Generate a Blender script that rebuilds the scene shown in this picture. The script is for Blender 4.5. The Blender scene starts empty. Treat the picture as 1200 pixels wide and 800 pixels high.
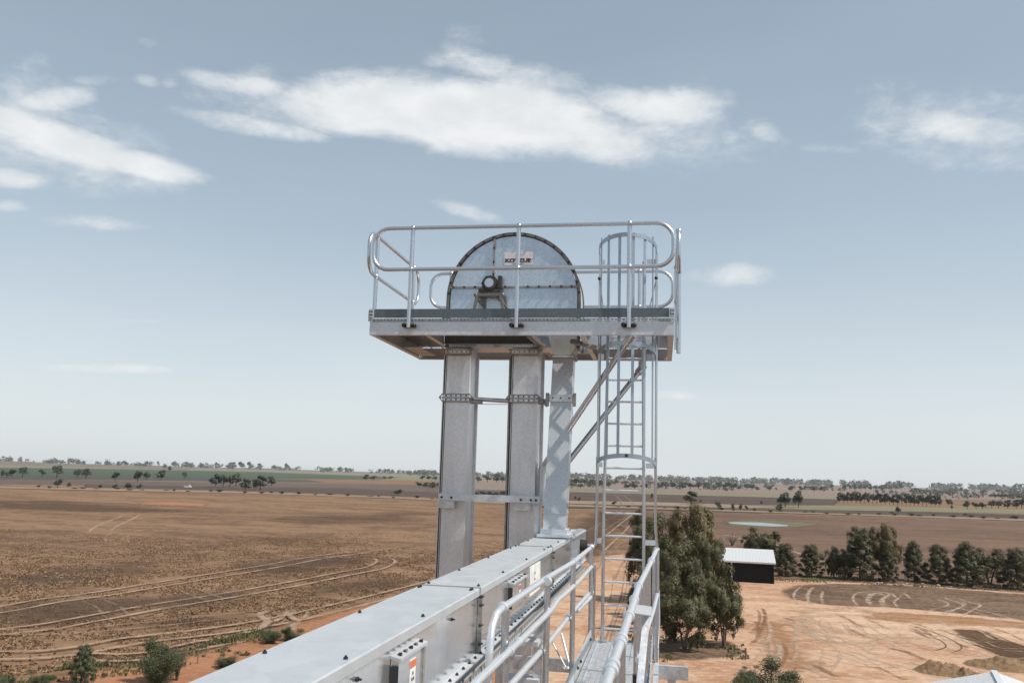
import bpy, math, random
from mathutils import Vector, Matrix, noise as mnoise
random.seed(7)
R=math.radians
S=bpy.context.scene
COL=S.collection
# ---------------------------------------------------------------- camera
F=1011.0                       # focal length in pixels of a 1200 px wide picture
YAW=math.atan(178/F); PITCH=math.atan(156/F); ROLL=0.029
GZ=-17.0                       # ground level: the camera stands 17 m up, at the origin
fw=Vector((-math.sin(YAW)*math.cos(PITCH), math.cos(YAW)*math.cos(PITCH), math.sin(PITCH)))
r0=Vector((math.cos(YAW), math.sin(YAW),0)); u0=r0.cross(fw)
CR=r0*math.cos(ROLL)+u0*math.sin(ROLL); CU=-r0*math.sin(ROLL)+u0*math.cos(ROLL)
cam=bpy.data.cameras.new('camera'); co=bpy.data.objects.new('camera',cam); COL.objects.link(co)
cam.sensor_width=36; cam.lens=36*F/1200; cam.clip_start=.05; cam.clip_end=60000
m=Matrix((CR,CU,-fw)).transposed().to_4x4(); co.matrix_world=m
S.camera=co
def ray(px,py): return fw+CR*((px-600)/F)+CU*((400-py)/F)
def atY(px,py,Y): d=ray(px,py); return d*(Y/d.y)
def gnd(px,py):
    d=ray(px,py)
    if d.z>-.0016: d.z=-.0016
    return d*(GZ/d.z)
# ---------------------------------------------------------------- sun, sky, exposure
SUN_AZ=103; SUN_EL=54           # azimuth measured from +Y towards +X
sd=Vector((math.sin(R(SUN_AZ))*math.cos(R(SUN_EL)), math.cos(R(SUN_AZ))*math.cos(R(SUN_EL)), math.sin(R(SUN_EL))))
sl=bpy.data.lights.new('sun','SUN'); sl.energy=4.7; sl.angle=R(.6); sl.color=(1,.93,.84)
so=bpy.data.objects.new('sun',sl); COL.objects.link(so); so.rotation_euler=sd.to_track_quat('Z','Y').to_euler()
S.view_settings.view_transform='Standard'; S.view_settings.look='None'; S.view_settings.gamma=1
S.view_settings.exposure=0.0; S.view_settings.use_curve_mapping=False
S.render.engine='CYCLES'
S.cycles.max_bounces=7; S.cycles.transparent_max_bounces=24; S.cycles.volume_bounces=1
W=bpy.data.worlds.new('World'); S.world=W; W.use_nodes=True
class NT:
    """tiny helper for writing node trees"""
    def __init__(s,t): s.t=t; s.n=t.nodes; s.l=t.links
    def node(s,kind,**k):
        n=s.n.new(kind)
        for a,v in k.items(): setattr(n,a,v)
        return n
    def put(s,sock,v):
        if isinstance(v,bpy.types.NodeSocket): s.l.new(v,sock)
        elif v is not None:
            if isinstance(v,(tuple,list)) and len(v)==3 and sock.type=='RGBA': v=(*v,1)
            sock.default_value=v
    def math(s,op,a,b=None,c=None,clamp=False):
        n=s.node('ShaderNodeMath',operation=op); n.use_clamp=clamp
        for i,v in enumerate((a,b,c)):
            if v is not None: s.put(n.inputs[i],v)
        return n.outputs[0]
    def mix(s,f,a,b,mode='MIX'):
        n=s.node('ShaderNodeMix',data_type='RGBA',blend_type=mode); n.clamp_factor=True
        s.put(n.inputs[0],f); s.put(n.inputs[6],a); s.put(n.inputs[7],b); return n.outputs[2]
    def noise(s,v,scale,detail=4,rough=.55,dist=0):
        n=s.node('ShaderNodeTexNoise'); s.put(n.inputs['Vector'],v)
        n.inputs['Scale'].default_value=scale; n.inputs['Detail'].default_value=detail
        n.inputs['Roughness'].default_value=rough; n.inputs['Distortion'].default_value=dist
        return n.outputs[0]
    def ramp(s,f,lo,hi,a=0.,b=1.,smooth=True):
        n=s.node('ShaderNodeMapRange'); n.interpolation_type='SMOOTHSTEP' if smooth else 'LINEAR'
        s.put(n.inputs[0],f); n.inputs[1].default_value=lo; n.inputs[2].default_value=hi
        n.inputs[3].default_value=a; n.inputs[4].default_value=b; return n.outputs[0]
    def mapping(s,v,scale=(1,1,1),rot=(0,0,0)):
        n=s.node('ShaderNodeMapping'); s.put(n.inputs[0],v); n.inputs[3].default_value=scale; n.inputs[2].default_value=rot; return n.outputs[0]
def build_world():
    w=NT(W.node_tree); w.n.clear()
    out=w.node('ShaderNodeOutputWorld'); bg=w.node('ShaderNodeBackground'); bg.inputs[1].default_value=SKY
    sky=w.node('ShaderNodeTexSky'); sky.sky_type='NISHITA'; sky.sun_disc=False
    sky.sun_elevation=R(SUN_EL); sky.sun_rotation=R(SUN_AZ); sky.altitude=300; sky.air_density=1.0; sky.dust_density=1.6; sky.ozone_density=1.2
    tc=w.node('ShaderNodeTexCoord').outputs['Generated']
    sp=w.node('ShaderNodeSeparateXYZ'); w.l.new(tc,sp.inputs[0]); x,y,z=sp.outputs
    az=w.math('ARCTAN2',x,y); el=w.math('ARCSINE',z)
    hs=w.node('ShaderNodeHueSaturation'); hs.inputs['Saturation'].default_value=.74; hs.inputs['Value'].default_value=1.0
    w.l.new(sky.outputs[0],hs.inputs['Color'])
    # thin veil of high haze, thicker low down
    veil=w.ramp(el,-.02,.55,.80,.34,False)
    soft=w.noise(w.mapping(tc,(1.2,1.2,5)),1.6,3,.5)
    veil=w.math('ADD',veil,w.math('MULTIPLY',w.math('SUBTRACT',soft,.5),.25))
    base=w.mix(veil,w.mix(1.0,hs.outputs[0],(.93,1.0,1.01),'MULTIPLY'),w.mix(w.ramp(el,.0,.35),VEIL_LOW,VEIL))
    cv=w.node('ShaderNodeCombineXYZ'); w.l.new(az,cv.inputs[0]); w.l.new(w.math('MULTIPLY',el,2.1),cv.inputs[1])
    cvo=cv.outputs[0]
    n1=w.noise(cvo,9.,9,.62,.35); n2=w.noise(cvo,30.,6,.65,.2)
    nz=w.math('ADD',w.math('MULTIPLY',w.math('SUBTRACT',n1,.5),2.9),w.math('MULTIPLY',w.math('SUBTRACT',n2,.5),1.2))
    tot=None
    for (px,py,a,b,t,g) in CLOUDS:
        t=R(t)
        def ae(x_,y_): d=ray(x_,y_).normalized(); return math.atan2(d.x,d.y),math.asin(d.z)
        A,E_=ae(px,py); A1,E1=ae(px+a*math.cos(t),py+a*math.sin(t)); A2,E2=ae(px-b*math.sin(t),py+b*math.cos(t))
        m11,m21,m12,m22=A1-A,E1-E_,A2-A,E2-E_; D_=m11*m22-m12*m21
        da=w.math('SUBTRACT',az,A); de=w.math('SUBTRACT',el,E_)
        u=w.math('ADD',w.math('MULTIPLY',da,m22/D_),w.math('MULTIPLY',de,-m12/D_))
        v=w.math('ADD',w.math('MULTIPLY',da,-m21/D_),w.math('MULTIPLY',de,m11/D_))
        q=w.math('SUBTRACT',g,w.math('MULTIPLY',w.math('ADD',w.math('MULTIPLY',u,u),w.math('MULTIPLY',v,v)),g))
        tot=q if tot is None else w.math('MAXIMUM',tot,q)
    dens=w.math('ADD',w.math('MAXIMUM',tot,-2.5),nz)
    al=w.ramp(dens,-.35,1.45,0,.93)
    shade=w.ramp(w.noise(cvo,14.,5,.55),.35,.68)
    ccol=w.mix(shade,CLOUD_A,CLOUD_B)
    w.l.new(w.mix(al,base,ccol),bg.inputs[0]); w.l.new(bg.outputs[0],out.inputs[0])
SKY=.108
VEIL=(5.1,6.15,6.9); VEIL_LOW=(7.7,8.15,8.4); CLOUD_A=(7.3,7.6,7.8); CLOUD_B=(8.4,8.5,8.6)
CLOUDS=[(560,137,205,48,4,2.4),(300,103,92,14,6,.8),(305,148,85,13,9,.9),(420,127,115,36,3,1.9),(760,124,92,26,3,1.4),(680,165,105,24,5,1.2),(545,60,22,24,0,.25),(600,90,90,22,10,.7),
 (370,128,140,30,6,.55),(740,145,140,40,4,.4),(20,150,110,50,12,.3),(70,190,140,30,12,.7),(1110,150,140,34,6,.35),
 (60,165,120,28,17,1.7),(170,195,78,17,11,1.6),(66,117,50,15,-6,.9),(10,207,60,13,3,.8),
 (170,95,16,8,15,.5),(200,97,10,6,5,.3),(172,50,14,7,15,.3),(120,95,22,5,0,.2),(551,249,40,9,14,.8),(857,323,52,15,-4,.75),(1135,152,95,24,6,.9),
 (896,155,20,12,0,.5),(855,160,14,10,0,.5),(970,174,24,6,0,.2),(130,431,70,6,1,.7),(125,262,50,7,5,.3),(786,463,32,5,2,.4),(168,376,22,3,0,.2),(12,241,24,6,5,.4),(1060,130,40,12,8,.3)]
build_world()
# ---------------------------------------------------------------- materials
def mat(name): 
    m=bpy.data.materials.new(name); m.use_nodes=True; t=NT(m.node_tree); t.n.clear()
    out=t.node('ShaderNodeOutputMaterial'); b=t.node('ShaderNodeBsdfPrincipled'); t.l.new(b.outputs[0],out.inputs[0])
    return m,t,b,out
def plain(name,col,rough=.6,metal=0.):
    m,t,b,o=mat(name); tc=t.node('ShaderNodeTexCoord').outputs['Object']
    n=t.noise(tc,9,4); t.put(b.inputs['Base Color'],t.mix(t.ramp(n,.3,.7),[c*.82 for c in col],[min(1,c*1.12) for c in col]))
    b.inputs['Roughness'].default_value=rough; b.inputs['Metallic'].default_value=metal; return m
def galv(name,col,rough=.4,metal=.85,spangle=14,streak=.25,amp=.16,rust=0.,bump=.12,var=1.):
    """hot dip galvanised steel: crystalline spangle, streaks, a few dull stains"""
    m,t,b,o=mat(name); tc=t.node('ShaderNodeTexCoord').outputs['Object']
    vo=t.node('ShaderNodeTexVoronoi'); vo.inputs['Scale'].default_value=spangle*2.2; t.l.new(tc,vo.inputs['Vector'])
    sp=t.node('ShaderNodeSeparateColor'); t.l.new(vo.outputs['Color'],sp.inputs[0])
    c0=[c*(1-amp) for c in col]; c1=[min(1,c*(1+amp)) for c in col]
    base=t.mix(sp.outputs[0],c0,c1)
    big=t.noise(t.mapping(tc,(1.2,1.2,.35)),3.,5,.6)
    base=t.mix(t.math('MULTIPLY',t.ramp(big,.42,.72),streak),base,[c*.55 for c in col])
    fine=t.noise(tc,55,3,.6)
    base=t.mix(t.math('MULTIPLY',t.ramp(fine,.55,.8),.22),base,[min(1,c*1.35) for c in col])
    if rust: base=t.mix(t.math('MULTIPLY',t.ramp(t.noise(tc,6,6,.7),.6,.72),rust),base,(.16,.07,.035))
    t.put(b.inputs['Base Color'],base); b.inputs['Metallic'].default_value=metal
    t.put(b.inputs['Roughness'],t.ramp(t.math('ADD',t.math('MULTIPLY',big,.6),t.math('MULTIPLY',sp.outputs[1],.4)),.2,.8,rough-.1*var,rough+.14*var,False))
    bp=t.node('ShaderNodeBump'); bp.inputs['Strength'].default_value=bump; bp.inputs['Distance'].default_value=.004
    t.l.new(t.noise(tc,22,3),bp.inputs['Height']); t.l.new(bp.outputs[0],b.inputs['Normal'])
    return m
M={}
M['galv']=galv('galvanised_sheet',(.62,.65,.68),.42,.7)
M['casing']=galv('casing_galvanised',(.74,.75,.77),.38,.62,spangle=26,streak=.32,amp=.07)
M['spout']=galv('spout_sheet',(.56,.59,.61),.32,.3,spangle=26,streak=.10,amp=.05,bump=.0)
M['tube']=galv('galvanised_tube',(.60,.63,.67),.30,.92,spangle=40,streak=.06,amp=.04,bump=.02,var=.5)
M['rail']=galv('handrail_galvanised',(.70,.73,.76),.36,.6,spangle=30,streak=.06,amp=.04,bump=.03)
M['beam']=galv('beam_galvanised',(.66,.70,.74),.45,.4,spangle=22,streak=.15,amp=.07)
M['toe']=galv('weathered_toe_board',(.15,.18,.20),.5,.6,spangle=20,streak=.2,amp=.08)
M['cover']=galv('cover_galvanised',(.53,.56,.58),.5,.4,spangle=5,streak=.14,amp=.025,bump=.05)
M['side']=galv('conveyor_side',(.74,.76,.78),.20,.85,spangle=12,streak=.0,amp=.02,bump=.03,var=.4)
M['drum']=galv('head_cover_sheet',(.58,.67,.75),.40,.72,spangle=30,streak=.18,amp=.10)
M['flange']=galv('flange_rusty_edge',(.36,.34,.32),.55,.6,spangle=20,streak=.4,rust=.75)
M['bolt']=plain('bolt_steel',(.055,.055,.06),.45,.7)
M['black']=plain('black_rubber',(.02,.02,.022),.6)
M['bearing']=plain('bearing_iron',(.085,.075,.068),.5,.6)
M['plate']=plain('name_plate_paint',(.74,.67,.68),.5)
M['stone']=plain('field_stone',(.36,.28,.22),.9)
M['cage']=galv('cage_straps',(.40,.47,.54),.38,.75,spangle=30,streak=.05,amp=.04,bump=.02)
M['rim']=galv('head_rim',(.20,.18,.165),.5,.5,spangle=20,streak=.4,rust=.6)
M['white']=plain('white_sticker',(.78,.78,.76),.5)
M['ink']=plain('sign_ink',(.03,.03,.035),.5)
M['teal']=plain('emblem_ink',(.10,.25,.28),.5)
M['orange']=plain('orange_label',(.62,.16,.06),.5)
M['roofing']=plain('zinc_roofing',(.62,.63,.63),.45,.2)
M['shade_dark']=plain('shed_painted_shade',(.006,.007,.008),.95)  # near-black colour stands in for the shade inside the shed
M['bark']=plain('bark',(.13,.10,.08),.9)
M['wood']=plain('grey_timber',(.16,.13,.11),.9)
M['carwhite']=plain('white_vehicle_paint',(.8,.8,.8),.3)
M['glass']=plain('dark_window_glass',(.02,.025,.03),.1)
def leafmat(name,a,b_,tip):
    m,t,b,o=mat(name); g=t.node('ShaderNodeNewGeometry'); tc=t.node('ShaderNodeTexCoord').outputs['Object']
    n=t.noise(tc,.55,3,.6)
    base=t.mix(t.ramp(n,.35,.65),a,b_)
    base=t.mix(t.math('MULTIPLY',t.math('POWER',g.outputs['Random Per Island'],4.0),.8),base,tip)
    t.put(b.inputs['Base Color'],base); b.inputs['Roughness'].default_value=.6
    tr=t.node('ShaderNodeBsdfTranslucent'); t.l.new(base,tr.inputs[0]); mx=t.node('ShaderNodeMixShader'); mx.inputs[0].default_value=.12
    t.l.new(b.outputs[0],mx.inputs[1]); t.l.new(tr.outputs[0],mx.inputs[2]); t.l.new(mx.outputs[0],o.inputs[0]); return m
M['gum']=leafmat('gum_leaves',(.038,.043,.016),(.080,.078,.026),(.22,.18,.06))
M['gumgold']=leafmat('golden_gum_leaves',(.065,.058,.020),(.13,.10,.032),(.28,.20,.07))
M['pine']=leafmat('pine_needles',(.042,.048,.020),(.080,.080,.030),(.17,.15,.06))
M['far']=leafmat('distant_foliage',(.040,.052,.034),(.06,.070,.042),(.09,.09,.055))
M['scrub']=leafmat('scrub_leaves',(.040,.060,.024),(.080,.095,.036),(.18,.175,.08))
M['drytwig']=leafmat('dry_twigs',(.13,.085,.06),(.18,.13,.09),(.25,.19,.13))
def groundmat(name,c0,c1,c2,fine=.5,scale=1.,bump=.5,streakrot=0.1,spec=.15,alpha=None,coarse=1.0):
    m,t,b,o=mat(name); tc=t.node('ShaderNodeTexCoord').outputs['Object']
    big=t.noise(t.mapping(tc,(.0035*scale,.012*scale,1),(0,0,streakrot)),1.,6,.62,.4)
    mid=t.noise(t.mapping(tc,(.03*scale,.07*scale,1),(0,0,streakrot-.2)),1.,7,.65,.3)
    sm=t.noise(t.mapping(tc,(.5*scale,.6*scale,1)),1.,7,.72)
    tiny=t.noise(tc,5.*scale,4,.7)
    med=t.noise(t.mapping(tc,(.09*scale,.11*scale,1),(0,0,streakrot+.3)),1.,6,.68,.6)
    f=t.math('ADD',t.math('ADD',t.math('MULTIPLY',big,.26),t.math('MULTIPLY',mid,.34)),t.math('MULTIPLY',med,.40))
    base=t.mix(t.ramp(f,.5-.085*coarse,.5+.085*coarse),c0,c1)
    base=t.mix(t.math('MULTIPLY',t.ramp(med,.52,.68),.35),base,[c*.62 for c in c0])
    base=t.mix(t.math('MULTIPLY',t.ramp(sm,.47,.62),fine),base,c2)
    base=t.mix(t.math('MULTIPLY',t.ramp(tiny,.50,.72),fine*.65),base,[c*.5 for c in c0])
    t.put(b.inputs['Base Color'],base); b.inputs['Roughness'].default_value=.95; b.inputs['Specular IOR Level'].default_value=spec
    bp=t.node('ShaderNodeBump'); bp.inputs['Strength'].default_value=bump; bp.inputs['Distance'].default_value=.35
    t.l.new(t.math('ADD',sm,t.math('MULTIPLY',tiny,.35)),bp.inputs['Height']); t.l.new(bp.outputs[0],b.inputs['Normal'])
    if alpha:
        at=t.node('ShaderNodeAttribute'); at.attribute_name='edge'
        lo,hi,fr,am=alpha[:4]
        n=t.noise(tc,fr,7,.68,.5)
        v=t.math('ADD',at.outputs['Fac'],t.math('MULTIPLY',t.math('SUBTRACT',n,.5),am))
        a=t.ramp(v,lo,hi); 
        if len(alpha)>4: a=t.math('MULTIPLY',a,alpha[4])
        t.put(b.inputs['Alpha'],a)
    return m
# ---------------------------------------------------------------- mesh building helpers
class MB:
    def __init__(s): s.v=[]; s.f=[]; s.sm=[]; s.mi=[]; s.cur=0
    def add(s,vs,fs,smooth=False):
        o=len(s.v); s.v+= [tuple(v) for v in vs]
        for f in fs: s.f.append([i+o for i in f]); s.sm.append(smooth); s.mi.append(s.cur)
    def box(s,x0,x1,y0,y1,z0,z1):
        s.add([(x0,y0,z0),(x1,y0,z0),(x1,y1,z0),(x0,y1,z0),(x0,y0,z1),(x1,y0,z1),(x1,y1,z1),(x0,y1,z1)],
              [(0,3,2,1),(4,5,6,7),(0,1,5,4),(1,2,6,5),(2,3,7,6),(3,0,4,7)]); return s
    def hexa(s,b,t):   # bottom quad, top quad
        s.add(list(b)+list(t),[(0,3,2,1),(4,5,6,7),(0,1,5,4),(1,2,6,5),(2,3,7,6),(3,0,4,7)]); return s
    def bar(s,a,b,w,h,up=(0,0,1)):
        a=Vector(a); b=Vector(b); d=(b-a).normalized(); u=Vector(up); sx=d.cross(u)
        if sx.length<1e-3: sx=d.cross(Vector((0,1,0)))
        sx.normalize(); u=sx.cross(d); sx*=w/2; u*=h/2
        s.hexa([a-sx-u,a+sx-u,a+sx+u,a-sx+u],[b-sx-u,b+sx-u,b+sx+u,b-sx+u]); return s
    def tube(s,pts,r,n=10,closed=False,caps=True):
        pts=[Vector(p) for p in pts]; N=len(pts); rs=r if isinstance(r,(list,tuple)) else [r]*N
        rings=[]; prev=None
        for i,p in enumerate(pts):
            if closed: d=(pts[(i+1)%N]-pts[i-1]).normalized()
            else: d=(pts[min(i+1,N-1)]-pts[max(i-1,0)]).normalized()
            if prev is None:
                a=d.cross(Vector((0,0,1)) if abs(d.z)<.9 else Vector((0,1,0))).normalized()
            else: a=(prev-d*prev.dot(d)).normalized()
            prev=a; b=d.cross(a)
            rings.append([p+(a*math.cos(2*math.pi*k/n)+b*math.sin(2*math.pi*k/n))*rs[i] for k in range(n)])
        vs=[v for g in rings for v in g]; fs=[]
        for i in range(N if closed else N-1):
            j=(i+1)%N
            for k in range(n): fs.append((i*n+k,i*n+(k+1)%n,j*n+(k+1)%n,j*n+k))
        s.add(vs,fs,True)
        if caps and not closed: s.add(rings[0],[tuple(range(n))[::-1]]); s.add(rings[-1],[tuple(range(n))])
        return s
    def cyl(s,a,b,r,n=12): return s.tube([a,b],r,n)
    def ball(s,c,r,n=10,m=6,sc=(1,1,1)):
        vs=[];fs=[]
        for j in range(m+1):
            ph=math.pi*j/m
            for i in range(n):
                th=2*math.pi*i/n; vs.append((c[0]+r*sc[0]*math.sin(ph)*math.cos(th),c[1]+r*sc[1]*math.sin(ph)*math.sin(th),c[2]+r*sc[2]*math.cos(ph)))
        for j in range(m):
            for i in range(n): fs.append((j*n+i,(j+1)*n+i,(j+1)*n+(i+1)%n,j*n+(i+1)%n))
        s.add(vs,fs,True); return s
    def prism(s,poly,y0,y1):   # poly in xz, extruded along y
        n=len(poly); vs=[(x,y0,z) for x,z in poly]+[(x,y1,z) for x,z in poly]
        s.add(vs,[tuple(range(n)),tuple(range(n,2*n))[::-1]]+[(i,(i+n),((i+1)%n)+n,(i+1)%n) for i in range(n)]); return s
    def mesh(s,name,mats):
        me=bpy.data.meshes.new(name); me.from_pydata(s.v,[],s.f)
        for m_ in (mats if isinstance(mats,(list,tuple)) else [mats]): me.materials.append(m_)
        me.polygons.foreach_set('use_smooth',s.sm); me.polygons.foreach_set('material_index',s.mi); me.update(); return me
    def build(s,name,mats,parent=None,loc=None,fix=True):
        me=s.mesh(name,mats)
        if fix:
            import bmesh
            bm=bmesh.new(); bm.from_mesh(me); bmesh.ops.recalc_face_normals(bm,faces=bm.faces); bm.to_mesh(me); bm.free()
        o=bpy.data.objects.new(name,me); COL.objects.link(o)
        if loc: o.location=loc
        if parent: o.parent=parent
        return o
def tag(o,label=None,cat=None,group=None,kind=None):
    for k,v in (('label',label),('category',cat),('group',group),('kind',kind)):
        if v: o[k]=v
    return o
def empty(name,loc,label,cat,rz=0,group=None):
    o=bpy.data.objects.new(name,None); COL.objects.link(o); o.location=loc; o.rotation_euler=(0,0,rz); o.empty_display_size=.2
    return tag(o,label,cat,group)
def cp(o,parent,loc=None):
    c=o.copy(); COL.objects.link(c); c.parent=parent
    if loc is not None: c.location=loc
    return c
def arc(c,r,a0,a1,ax,ay,n=8):
    c=Vector(c); ax=Vector(ax); ay=Vector(ay)
    return [c+ax*(r*math.cos(a0+(a1-a0)*i/n))+ay*(r*math.sin(a0+(a1-a0)*i/n)) for i in range(n+1)]
def loop_pts(o,ax,u0_,u1,z0,z1,r):
    """closed stadium loop in the plane through o spanned by ax and z"""
    o=Vector(o); ax=Vector(ax); Z=Vector((0,0,1)); P=[]
    for (cu,cz,a) in ((u1-r,z1-r,0),(u0_+r,z1-r,90),(u0_+r,z0+r,180),(u1-r,z0+r,270)):
        P+=arc(o+ax*cu+Z*cz,r,R(a),R(a+90),ax,Z,6)
    return P
# ================================================================ GROUND
def structure(o): o['kind']='structure'; return o
def sheet_disc(name,m,z,rad,rings=None):
    rings=rings or [60,150,400,1000,2500,6000,rad]; n=72; vs=[(0,0,z)]; fs=[]
    for r in rings: vs+=[(r*math.cos(2*math.pi*i/n),r*math.sin(2*math.pi*i/n),z) for i in range(n)]
    for i in range(n): fs.append((0,1+i,1+(i+1)%n))
    for k in range(len(rings)-1):
        a=1+k*n; b=a+n
        for i in range(n): fs.append((a+i,b+i,b+(i+1)%n,a+(i+1)%n))
    mb=MB(); mb.add(vs,fs); return structure(mb.build(name,m,fix=False))
BROWN0=(.112,.064,.038); BROWN1=(.232,.140,.080); PALE=(.31,.20,.12)
sheet_disc('ground',groundmat('stubble_ground',BROWN0,BROWN1,PALE,.5,coarse=.8),GZ,12800)
layer=[0]
stack=[]
def lift(x0,x1,y0,y1):
    """height of a new sheet: just above every earlier sheet it overlaps"""
    d=math.hypot((x0+x1)/2,(y0+y1)/2); inc=.0018 if d<420 else .02
    z=max([q[4] for q in stack if q[0]<x1 and q[1]>x0 and q[2]<y1 and q[3]>y0]+[0])+inc
    stack.append((x0,x1,y0,y1,z)); return GZ+z
def inpoly(x,y,P):
    c=False; n=len(P)
    for i in range(n):
        x1,y1=P[i]; x2,y2=P[i-1]
        if (y1>y)!=(y2>y) and x<(x2-x1)*(y-y1)/(y2-y1)+x1: c=not c
    return c
def pdist(x,y,P):
    b=1e18; n=len(P)
    for i in range(n):
        x1,y1=P[i]; x2,y2=P[i-1]; dx=x2-x1; dy=y2-y1; L=dx*dx+dy*dy
        t=0 if L==0 else max(0,min(1,((x-x1)*dx+(y-y1)*dy)/L))
        d=(x-x1-t*dx)**2+(y-y1-t*dy)**2
        if d<b: b=d
    return math.sqrt(b)
def patch(name,pix,m,soft,label=None,step=None,world=None,dz=None):
    """ground sheet with a ragged soft edge; attribute 'edge' is the distance inside (+) or outside (-) over soft"""
    P=world or [tuple(gnd(*p)[:2]) for p in pix]
    layer[0]+=1
    xs=[p[0] for p in P]; ys=[p[1] for p in P]; x0,x1,y0,y1=min(xs)-soft,max(xs)+soft,min(ys)-soft,max(ys)+soft
    st=step or max(soft*.5,max(x1-x0,y1-y0)/110)
    nx=int((x1-x0)/st)+2; ny=int((y1-y0)/st)+2; d={}
    for j in range(ny):
        for i in range(nx):
            x=x0+i*st; y=y0+j*st; q=pdist(x,y,P)
            d[i,j]=(q if inpoly(x,y,P) else -q)/soft
    z=lift(x0,x1,y0,y1)
    idx={}; vs=[]; fs=[]; ed=[]
    for j in range(ny-1):
        for i in range(nx-1):
            c=((i,j),(i+1,j),(i+1,j+1),(i,j+1))
            if max(d[k] for k in c)<-1.2: continue
            f=[]
            for k in c:
                if k not in idx: idx[k]=len(vs); vs.append((x0+k[0]*st,y0+k[1]*st,z)); ed.append(max(-3,min(3,d[k])))
                f.append(idx[k])
            fs.append(f)
    mb=MB(); mb.add(vs,fs); o=mb.build(name,m,fix=False)
    a=o.data.attributes.new('edge','FLOAT','POINT'); a.data.foreach_set('value',ed)
    return structure(o)
def track(name,pix,w,m,world=None,n=10):
    """wheel track: a ribbon along a smooth line on the ground; 'edge' is 1 mid-track and 0 at its sides"""
    P=[Vector((*p,0)) for p in world] if world else [Vector((*gnd(*p)[:2],0)) for p in pix]
    Q=[P[0]*2-P[1]]+P+[P[-1]*2-P[-2]]; C=[]
    for i in range(1,len(Q)-2):
        for k in range(n):
            t=k/n; a,b,c,d=Q[i-1],Q[i],Q[i+1],Q[i+2]
            C.append(.5*((2*b)+(c-a)*t+(2*a-5*b+4*c-d)*t*t+(3*b-a-3*c+d)*t**3))
    C.append(P[-1]); z=lift(min(c.x for c in C)-w,max(c.x for c in C)+w,min(c.y for c in C)-w,max(c.y for c in C)+w); vs=[];fs=[];ed=[]
    for i,p in enumerate(C):
        d=(C[min(i+1,len(C)-1)]-C[max(i-1,0)]).normalized(); s_=Vector((-d.y,d.x,0)); e=min(1,i/4,(len(C)-1-i)/4)
        for u,ev in ((-1,0),(-.4,1),(.4,1),(1,0)): 
            q=p+s_*(u*w/2); vs.append((q.x,q.y,z)); ed.append(ev*e)
    for i in range(len(C)-1):
        for k in range(3): a=i*4+k; fs.append((a,a+1,a+5,a+4))
    mb=MB(); mb.add(vs,fs); o=mb.build(name,m,fix=False); at=o.data.attributes.new('edge','FLOAT','POINT'); at.data.foreach_set('value',ed)
    return structure(o)
def fmat(name,c0,c1,c2=None,fine=.35,**k):
    return groundmat(name,c0,c1,c2 or c1,fine,alpha=(-.25,.25,.02,.5),**k)
# far fields, from the skyline towards the tower
F_PINK=fmat('pale_fallow',(.17,.13,.105),(.23,.175,.14)); F_GREEN=fmat('green_crop',(.045,.07,.042),(.065,.09,.05)); F_LGREEN=fmat('pale_green_pasture',(.15,.145,.085),(.20,.18,.115))
F_MAUVE=fmat('mauve_fallow',(.085,.064,.055),(.13,.10,.085)); F_DARK=fmat('dark_tilled',(.062,.043,.036),(.095,.067,.054)); F_TAN=fmat('dry_verge',(.19,.145,.10),(.27,.205,.145)); F_SLATE=fmat('slate_fallow',(.055,.055,.05),(.08,.078,.068))
patch('field',[(-60,543),(330,550),(500,555),(560,559),(620,561),(520,564),(300,556),(-60,548)],F_LGREEN,40)
patch('field',[(-60,541.5),(120,544),(150,545.5),(60,546),(-60,545)],F_PINK,60)
patch('field',[(-60,547),(150,549.5),(300,552.5),(470,559),(440,561.5),(200,559.5),(-60,557)],F_GREEN,18)
patch('field',[(-60,556),(200,558),(360,562),(380,565),(200,563),(-60,561)],F_SLATE,14)
patch('field',[(-60,561.5),(250,564.5),(500,568),(620,574),(620,579),(500,576),(330,571.5),(180,569),(-60,566.5)],F_MAUVE,10)
patch('field',[(100,567.5),(400,572),(520,577),(620,583),(620,590),(520,583),(300,575),(100,571)],F_DARK,7)
patch('field',[(520,561),(900,570),(1280,579),(1280,586),(1100,585),(900,582),(700,577),(540,573)],F_PINK,30)
patch('field',[(660,573),(900,579),(985,583),(990,586),(800,580.5),(660,576)],F_LGREEN,12)
patch('field',[(560,575),(690,577),(900,582.5),(985,585),(975,592),(860,591),(700,588),(560,585)],F_DARK,8)
patch('field',[(990,592),(1150,595),(1280,598),(1280,604),(1100,600),(940,597),(860,594),(860,592)],F_LGREEN,6)
patch('field',[(660,586.5),(760,588),(860,591),(920,594),(860,596),(740,592),(660,590)],F_TAN,5)
patch('field',[(600,590),(760,592),(940,597.5),(1100,600.5),(1280,606),(1280,611),(1120,606.5),(960,602.5),(700,596),(600,593.5)],F_DARK,5)
# the line of the farm track that bounds the big stubble field
patch('farm_track',[(-60,569),(100,572),(300,576.5),(450,581.5),(600,588.5),(760,594.5),(960,601),(1130,606),(1280,611),(1280,613.5),(1100,607),(800,597.5),(600,591),(450,583.5),(300,578.5),(-60,571)],F_TAN,2.5,step=4)
# right tilled field and the darker patches of the near fields
RFIELD=groundmat('tilled_field',(.098,.058,.042),(.170,.106,.072),(.21,.14,.095),.4,alpha=(-.3,.4,.04,.8),coarse=.9)
patch('tilled_field',[(700,597.5),(800,599.5),(960,604.5),(1280,615),(1280,690),(1000,690),(900,668),(850,650),(760,640),(715,612)],RFIELD,6)
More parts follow.
